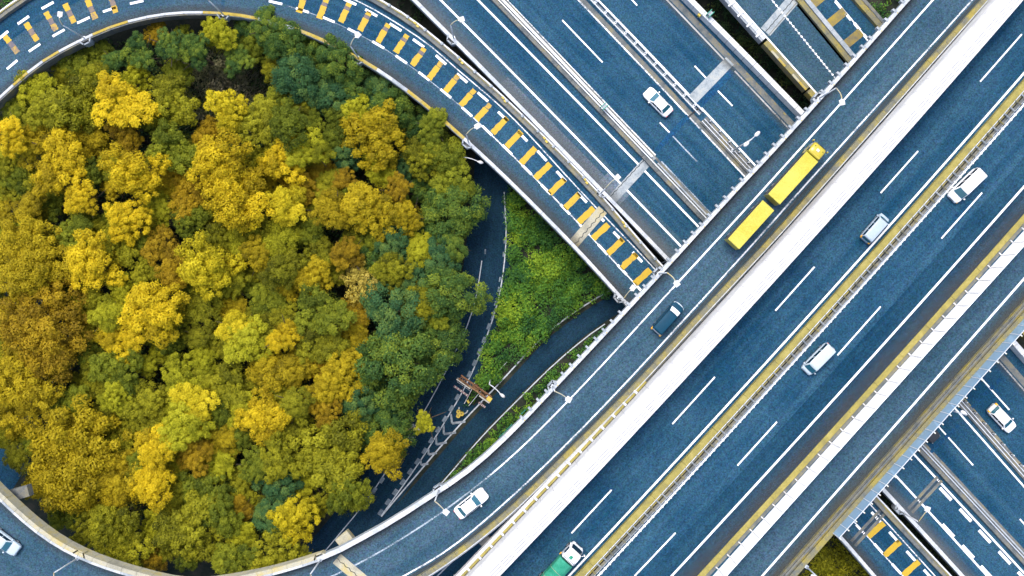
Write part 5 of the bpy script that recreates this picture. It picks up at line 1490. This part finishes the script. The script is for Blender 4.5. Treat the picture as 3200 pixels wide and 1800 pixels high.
T('ochre', 'fluffy', (957, 360, 92), (947, 523, 76), (841, 536, 54), (1034, 546, 46), (894, 860, 54), (870, 926, 60), (744, 926, 60), (677, 926, 56), (787, 703, 52), (820, 982, 46), (971, 1142, 62), (100, 365, 60), (640, 640, 46), (560, 1100, 50))
T('ochre', 'wide', (66, 655, 108), (62, 985, 122), (190, 1155, 160), (290, 1215, 70))
T('amber', 'wide', (112, 825, 128))
T('amber', 'fluffy', (310, 335, 50), (820, 1029, 46), (890, 783, 52), (500, 1146, 46), (410, 620, 50), (440, 690, 46), (1000, 480, 40), (870, 640, 40))
T('green', 'fluffy', (440, 375, 66), (811, 783, 72), (727, 317, 66), (1117, 393, 60), (1094, 320, 46), (1144, 455, 56), (533, 1243, 72), (550, 1300, 64), (300, 930, 64), (190, 590, 48), (480, 560, 44), (600, 1400, 60), (877, 1249, 62), (640, 1180, 46))
T('lime', 'fluffy', (550, 93, 50), (960, 425, 50))
T('deep', 'fluffy', (350, 130, 42), (425, 112, 38), (490, 124, 42), (290, 160, 34), (600, 155, 40))  # darker leaf colour paints in the loop deck's shadow on these trees
T('pale', 'sparse', (914, 716, 62))
T('deep', 'dome', (627, 67, 46), (677, 67, 46), (727, 110, 62), (787, 150, 62), (851, 153, 58), (887, 226, 50), (977, 277, 58), (1140, 530, 82), (1130, 738, 78), (1090, 855, 78), (1010, 920, 112), (985, 1083, 62), (1135, 622, 40))
T('teal', 'dome', (754, 200, 62), (831, 240, 58), (964, 230, 52), (991, 610, 50), (1107, 646, 56), (1037, 693, 48), (994, 783, 86), (877, 383, 50), (700, 1210, 52), (690, 1300, 50), (905, 1010, 50))

# the rest of the grove, between the trees above
edge = np.array([(20, 300), (130, 190), (260, 120), (400, 75), (560, 60), (640, 65), (760, 115), (870, 160), (960, 215), (1050, 290), (1110, 360), (1145, 440), (1155, 520), (1150, 620), (1145, 700), (1125, 800), (1085, 900), (1030, 1000), (955, 1110), (880, 1200), (800, 1300), (730, 1385), (600, 1425), (400, 1420), (280, 1385), (150, 1310), (60, 1230), (20, 1150), (-40, 1000), (-40, 600), (-40, 400)], dtype=float)


def inside(x, y, poly):
    c = False; j = len(poly) - 1
    for i in range(len(poly)):
        xi, yi = poly[i]; xj, yj = poly[j]
        if (yi > y) != (yj > y) and x < (xj - xi) * (y - yi) / (yj - yi) + xi: c = not c
        j = i
    return c


rr_ = random.Random(5)
fill = []
tries = 0
while tries < 9000 and len(fill) < 150:
    tries += 1
    x, y, r = rr_.uniform(-30, 1210), rr_.uniform(60, 1430), rr_.uniform(32, 54)
    if not inside(x, y, edge): continue
    if 455 < x < 690 and 130 < y < 330: continue                    # the bare patch
    if x > 950 and not inside(x + r * 0.5, y + r * 0.25, edge): continue
    if any(math.hypot(x - t[0], y - t[1]) < 0.53 * (r + t[2]) for t in TREES + fill): continue
    if x > 900: col = rr_.choice(['deep', 'teal', 'green', 'deep'])
    elif x < 250: col = rr_.choice(['olive', 'ochre', 'green', 'olive'])
    elif y < 330: col = rr_.choice(['green', 'olive', 'green', 'amber'])
    else: col = rr_.choice(['olive', 'green', 'olive', 'green', 'lime', 'ochre', 'olive', 'amber'])
    fill.append((x, y, r, col, 'dome' if col in ('deep', 'teal') else 'fluffy'))

CN = {'gold': 'golden yellow', 'lemon': 'lemon yellow', 'lime': 'yellow green', 'olive': 'olive', 'ochre': 'ochre yellow', 'green': 'mid green', 'deep': 'dense dark green', 'teal': 'blue green', 'amber': 'brownish amber', 'pale': 'thin pale gold'}
ROWS = ['top', 'upper', 'middle', 'lower', 'bottom']
COLS = ['far left', 'left', 'centre left', 'centre', 'centre right', 'right']
cells = {}
allt = [(*t, 1.0) for t in TREES] + [(*t, 0.8) for t in fill]
for i, t in enumerate(allt):
    c = (t[3], min(4, int(max(0, t[1] - 50) / 280)), min(5, int(max(0, t[0]) / 200)))
    cells.setdefault(c, []).append(i)
LBL = {}
ORD = ['largest', 'second largest', 'third largest', 'fourth largest', 'fifth largest', 'sixth largest', 'seventh largest', 'eighth largest', 'ninth largest', 'tenth largest', 'eleventh largest', 'twelfth largest']
for (col, rw, cl), ids in cells.items():
    ids.sort(key=lambda i: -allt[i][2])
    for k_, i in enumerate(ids):
        LBL[i] = '%s tree%s in the grove, %s %s' % (CN[col], '' if len(ids) == 1 else ', %s of its colour' % ORD[min(k_, 11)], ROWS[rw], COLS[cl])
TREE_H = {'fluffy': 8.5, 'dome': 7.5, 'sparse': 8.0, 'wide': 9.0}
for i, (x, y, r, col, kind, hs) in enumerate(allt):
    zc = (TREE_H[kind] + rr_.uniform(-1.2, 1.6)) * hs + (1.0 if col in ('gold', 'lemon') else 0)
    q = wp(x * 1.2422, y * 1.2422, zc)
    rad = r * 1.2422 / (FOC / (CAM_H - zc)) * (1.02 if x > 980 else 1.05)
    e = empty('tree', (q[0], q[1], 0.0), rr_.uniform(0, 6.28)); tag(e, LBL[i], 'tree', 'trees of the grove inside the loop')
    link('trunk', TRUNKS[i % 3], e).scale = (zc * 0.9, zc * 0.9, zc)
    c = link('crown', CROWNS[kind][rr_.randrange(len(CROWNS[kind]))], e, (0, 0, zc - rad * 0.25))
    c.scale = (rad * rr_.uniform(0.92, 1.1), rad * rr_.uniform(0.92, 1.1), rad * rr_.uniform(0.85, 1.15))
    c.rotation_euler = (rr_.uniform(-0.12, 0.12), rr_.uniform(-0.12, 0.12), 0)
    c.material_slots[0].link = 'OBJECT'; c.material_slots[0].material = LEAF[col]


def leaf_mass(name, label, poly_px, dens, leaf, mat, bump=(0.5, 1.3), hmax=0.8, seed=3, clump=0.9):
    """low planting nobody could count: leaf faces heaped over many small mounds"""
    global rng
    rng = np.random.default_rng(seed)
    P = np.array([wp(x, y, 0.4) for x, y in poly_px])
    lo, hi = P.min(0), P.max(0); area = (hi - lo).prod()
    nb = int(area * clump); cs, rs, tn = [], [], []
    for _ in range(nb):
        p = rng.uniform(lo, hi)
        if inside(p[0], p[1], P):
            r = rng.uniform(*bump); big = 0.5 + 0.5 * math.sin(p[0] * 0.55 + seed) * math.sin(p[1] * 0.47 + 1.3 * seed)
            cs.append(np.array([p[0], p[1], rng.uniform(0.0, hmax) * (0.4 + big)])); rs.append(r); tn.append(np.clip(0.15 + 0.5 * big + rng.normal(0, 0.12), 0.02, 0.95))
    cnt = np.maximum(6, (dens * np.array(rs) ** 2).astype(int))
    C, N, S, L = clump_points(cs, rs, cnt, tn, leaf)
    ok = C[:, 2] > -0.1; C, N, S, L = C[ok], N[ok], S[ok], L[ok]; C[:, 2] = np.maximum(C[:, 2], 0.03)
    me = leaf_mesh(name, C, N, S, L); me.materials.append(mat)
    o = link(name, me); tag(o, label, None, kind='stuff')
    return o


LEAF['scrub'] = leaf_mat('leaves_dry_scrub', (0.09, 0.12, 0.05), (0.24, 0.23, 0.12), (0.38, 0.33, 0.21))
leaf_mass('dry_scrub', 'brownish dry scrub in the clearing near the top of the grove', [(x * 1.2422, y * 1.2422) for x, y in [(440, 130), (560, 120), (680, 190), (690, 280), (640, 290), (600, 230), (540, 250), (510, 330), (470, 300), (480, 220)]], 60, 0.26, LEAF['scrub'], (0.5, 1.2), 2.4, 22, 1.2)
leaf_mass('undergrowth', 'dark undergrowth on the floor of the grove', [(x * 1.2422, y * 1.2422) for x, y in edge], 34, 0.32, LEAF['under'], (0.6, 1.5), 1.0, 4, 0.5)
leaf_mass('shrubs', 'dense green shrubs filling the triangle between loop and service roads', [(1590, 560), (1620, 610), (1780, 770), (1910, 905), (1860, 925), (1770, 985), (1680, 1060), (1600, 1148), (1545, 1200), (1500, 1215), (1500, 1130), (1545, 1030), (1580, 900), (1598, 760)], 150, 0.22, LEAF['shrub'], (0.6, 1.3), 2.0, 5, 1.5)
leaf_mass('shrubs', 'low plants in the wedge by the rusty sign frame', [(1490, 1200), (1525, 1205), (1470, 1270), (1450, 1268)], 70, 0.22, LEAF['shrub'], (0.3, 0.6), 0.5, 6, 1.6)
leaf_mass('hedge_planting', 'narrow dark hedge beside the upper ramp', [(1895, 1025), (1920, 1010), (1800, 1140), (1680, 1275), (1560, 1390), (1450, 1480), (1350, 1555), (1400, 1500), (1510, 1375), (1610, 1275), (1730, 1155), (1815, 1085)], 130, 0.22, LEAF['shrub'], (0.35, 0.7), 1.0, 7, 3.0)
leaf_mass('ground_cover', 'dark green plants in the gap beside the white panel wall', [(2140, -60), (2240, -60), (2420, 150), (2560, 330), (2520, 370), (2400, 250), (2220, 60)], 60, 0.25, LEAF['under'], (0.4, 0.9), 0.8, 8, 1.2)
leaf_mass('ground_cover', 'bright weeds at the top edge beside the upper ramp', [(2700, -60), (2880, -60), (2760, 70), (2720, 30)], 60, 0.25, LEAF['shrub'], (0.4, 0.9), 1.2, 9, 1.3)
leaf_mass('shrubs', 'golden olive shrubs at the bottom edge beside the clear screen', [(2480, 1840), (2560, 1720), (2600, 1670), (2660, 1720), (2760, 1840)], 130, 0.24, LEAF['olive'], (0.5, 1.1), 2.0, 10, 1.8)
leaf_mass('ground_cover', 'dark plants in the slot between loop and highway at the lower right', [(2735, 1545), (2760, 1535), (3010, 1800), (3040, 1860), (2990, 1850), (2960, 1790)], 60, 0.22, LEAF['under'], (0.3, 0.5), 0.5, 11, 2.0)
leaf_mass('ground_cover', 'dark plants in the slot between loop and highway at the top', [(1190, -40), (1300, -40), (1340, 50), (1300, 55)], 60, 0.25, LEAF['under'], (0.4, 0.8), 0.6, 12, 1.4)
leaf_mass('ground_cover', 'dark plants outside the loop at the top left corner', [(-60, -60), (80, -60), (40, 10), (-60, 80)], 60, 0.25, LEAF['shrub'], (0.4, 0.9), 0.8, 13, 1.2)
# dry brush in the bare patch
rng = np.random.default_rng(21)
mb = MB()
for _ in range(1100):
    x, y = rng.normal(575, 55), rng.normal(225, 60)
    q = wp(x * 1.2422, y * 1.2422, 1.5); a = rng.normal(0.9, 0.5); L = rng.uniform(0.6, 1.8); dz = rng.uniform(0.2, 1.0)
    d = np.array([math.cos(a), math.sin(a)]) * L; w_ = np.array([-d[1], d[0]]) / L * 0.03
    z0 = rng.uniform(0.3, 2.0)
    mb.add([(*(q - w_), z0), (*(q + w_), z0), (*(q + d), z0 + dz), (*(q + d * 0.5), z0 + dz * 0.8 + 0.05)], [(0, 1, 2), (0, 1, 3), (1, 2, 3)])
tag(mb.build('dry_brush', M['twig']), 'bare grey brown brush in the clearing near the top of the grove', None, kind='stuff')
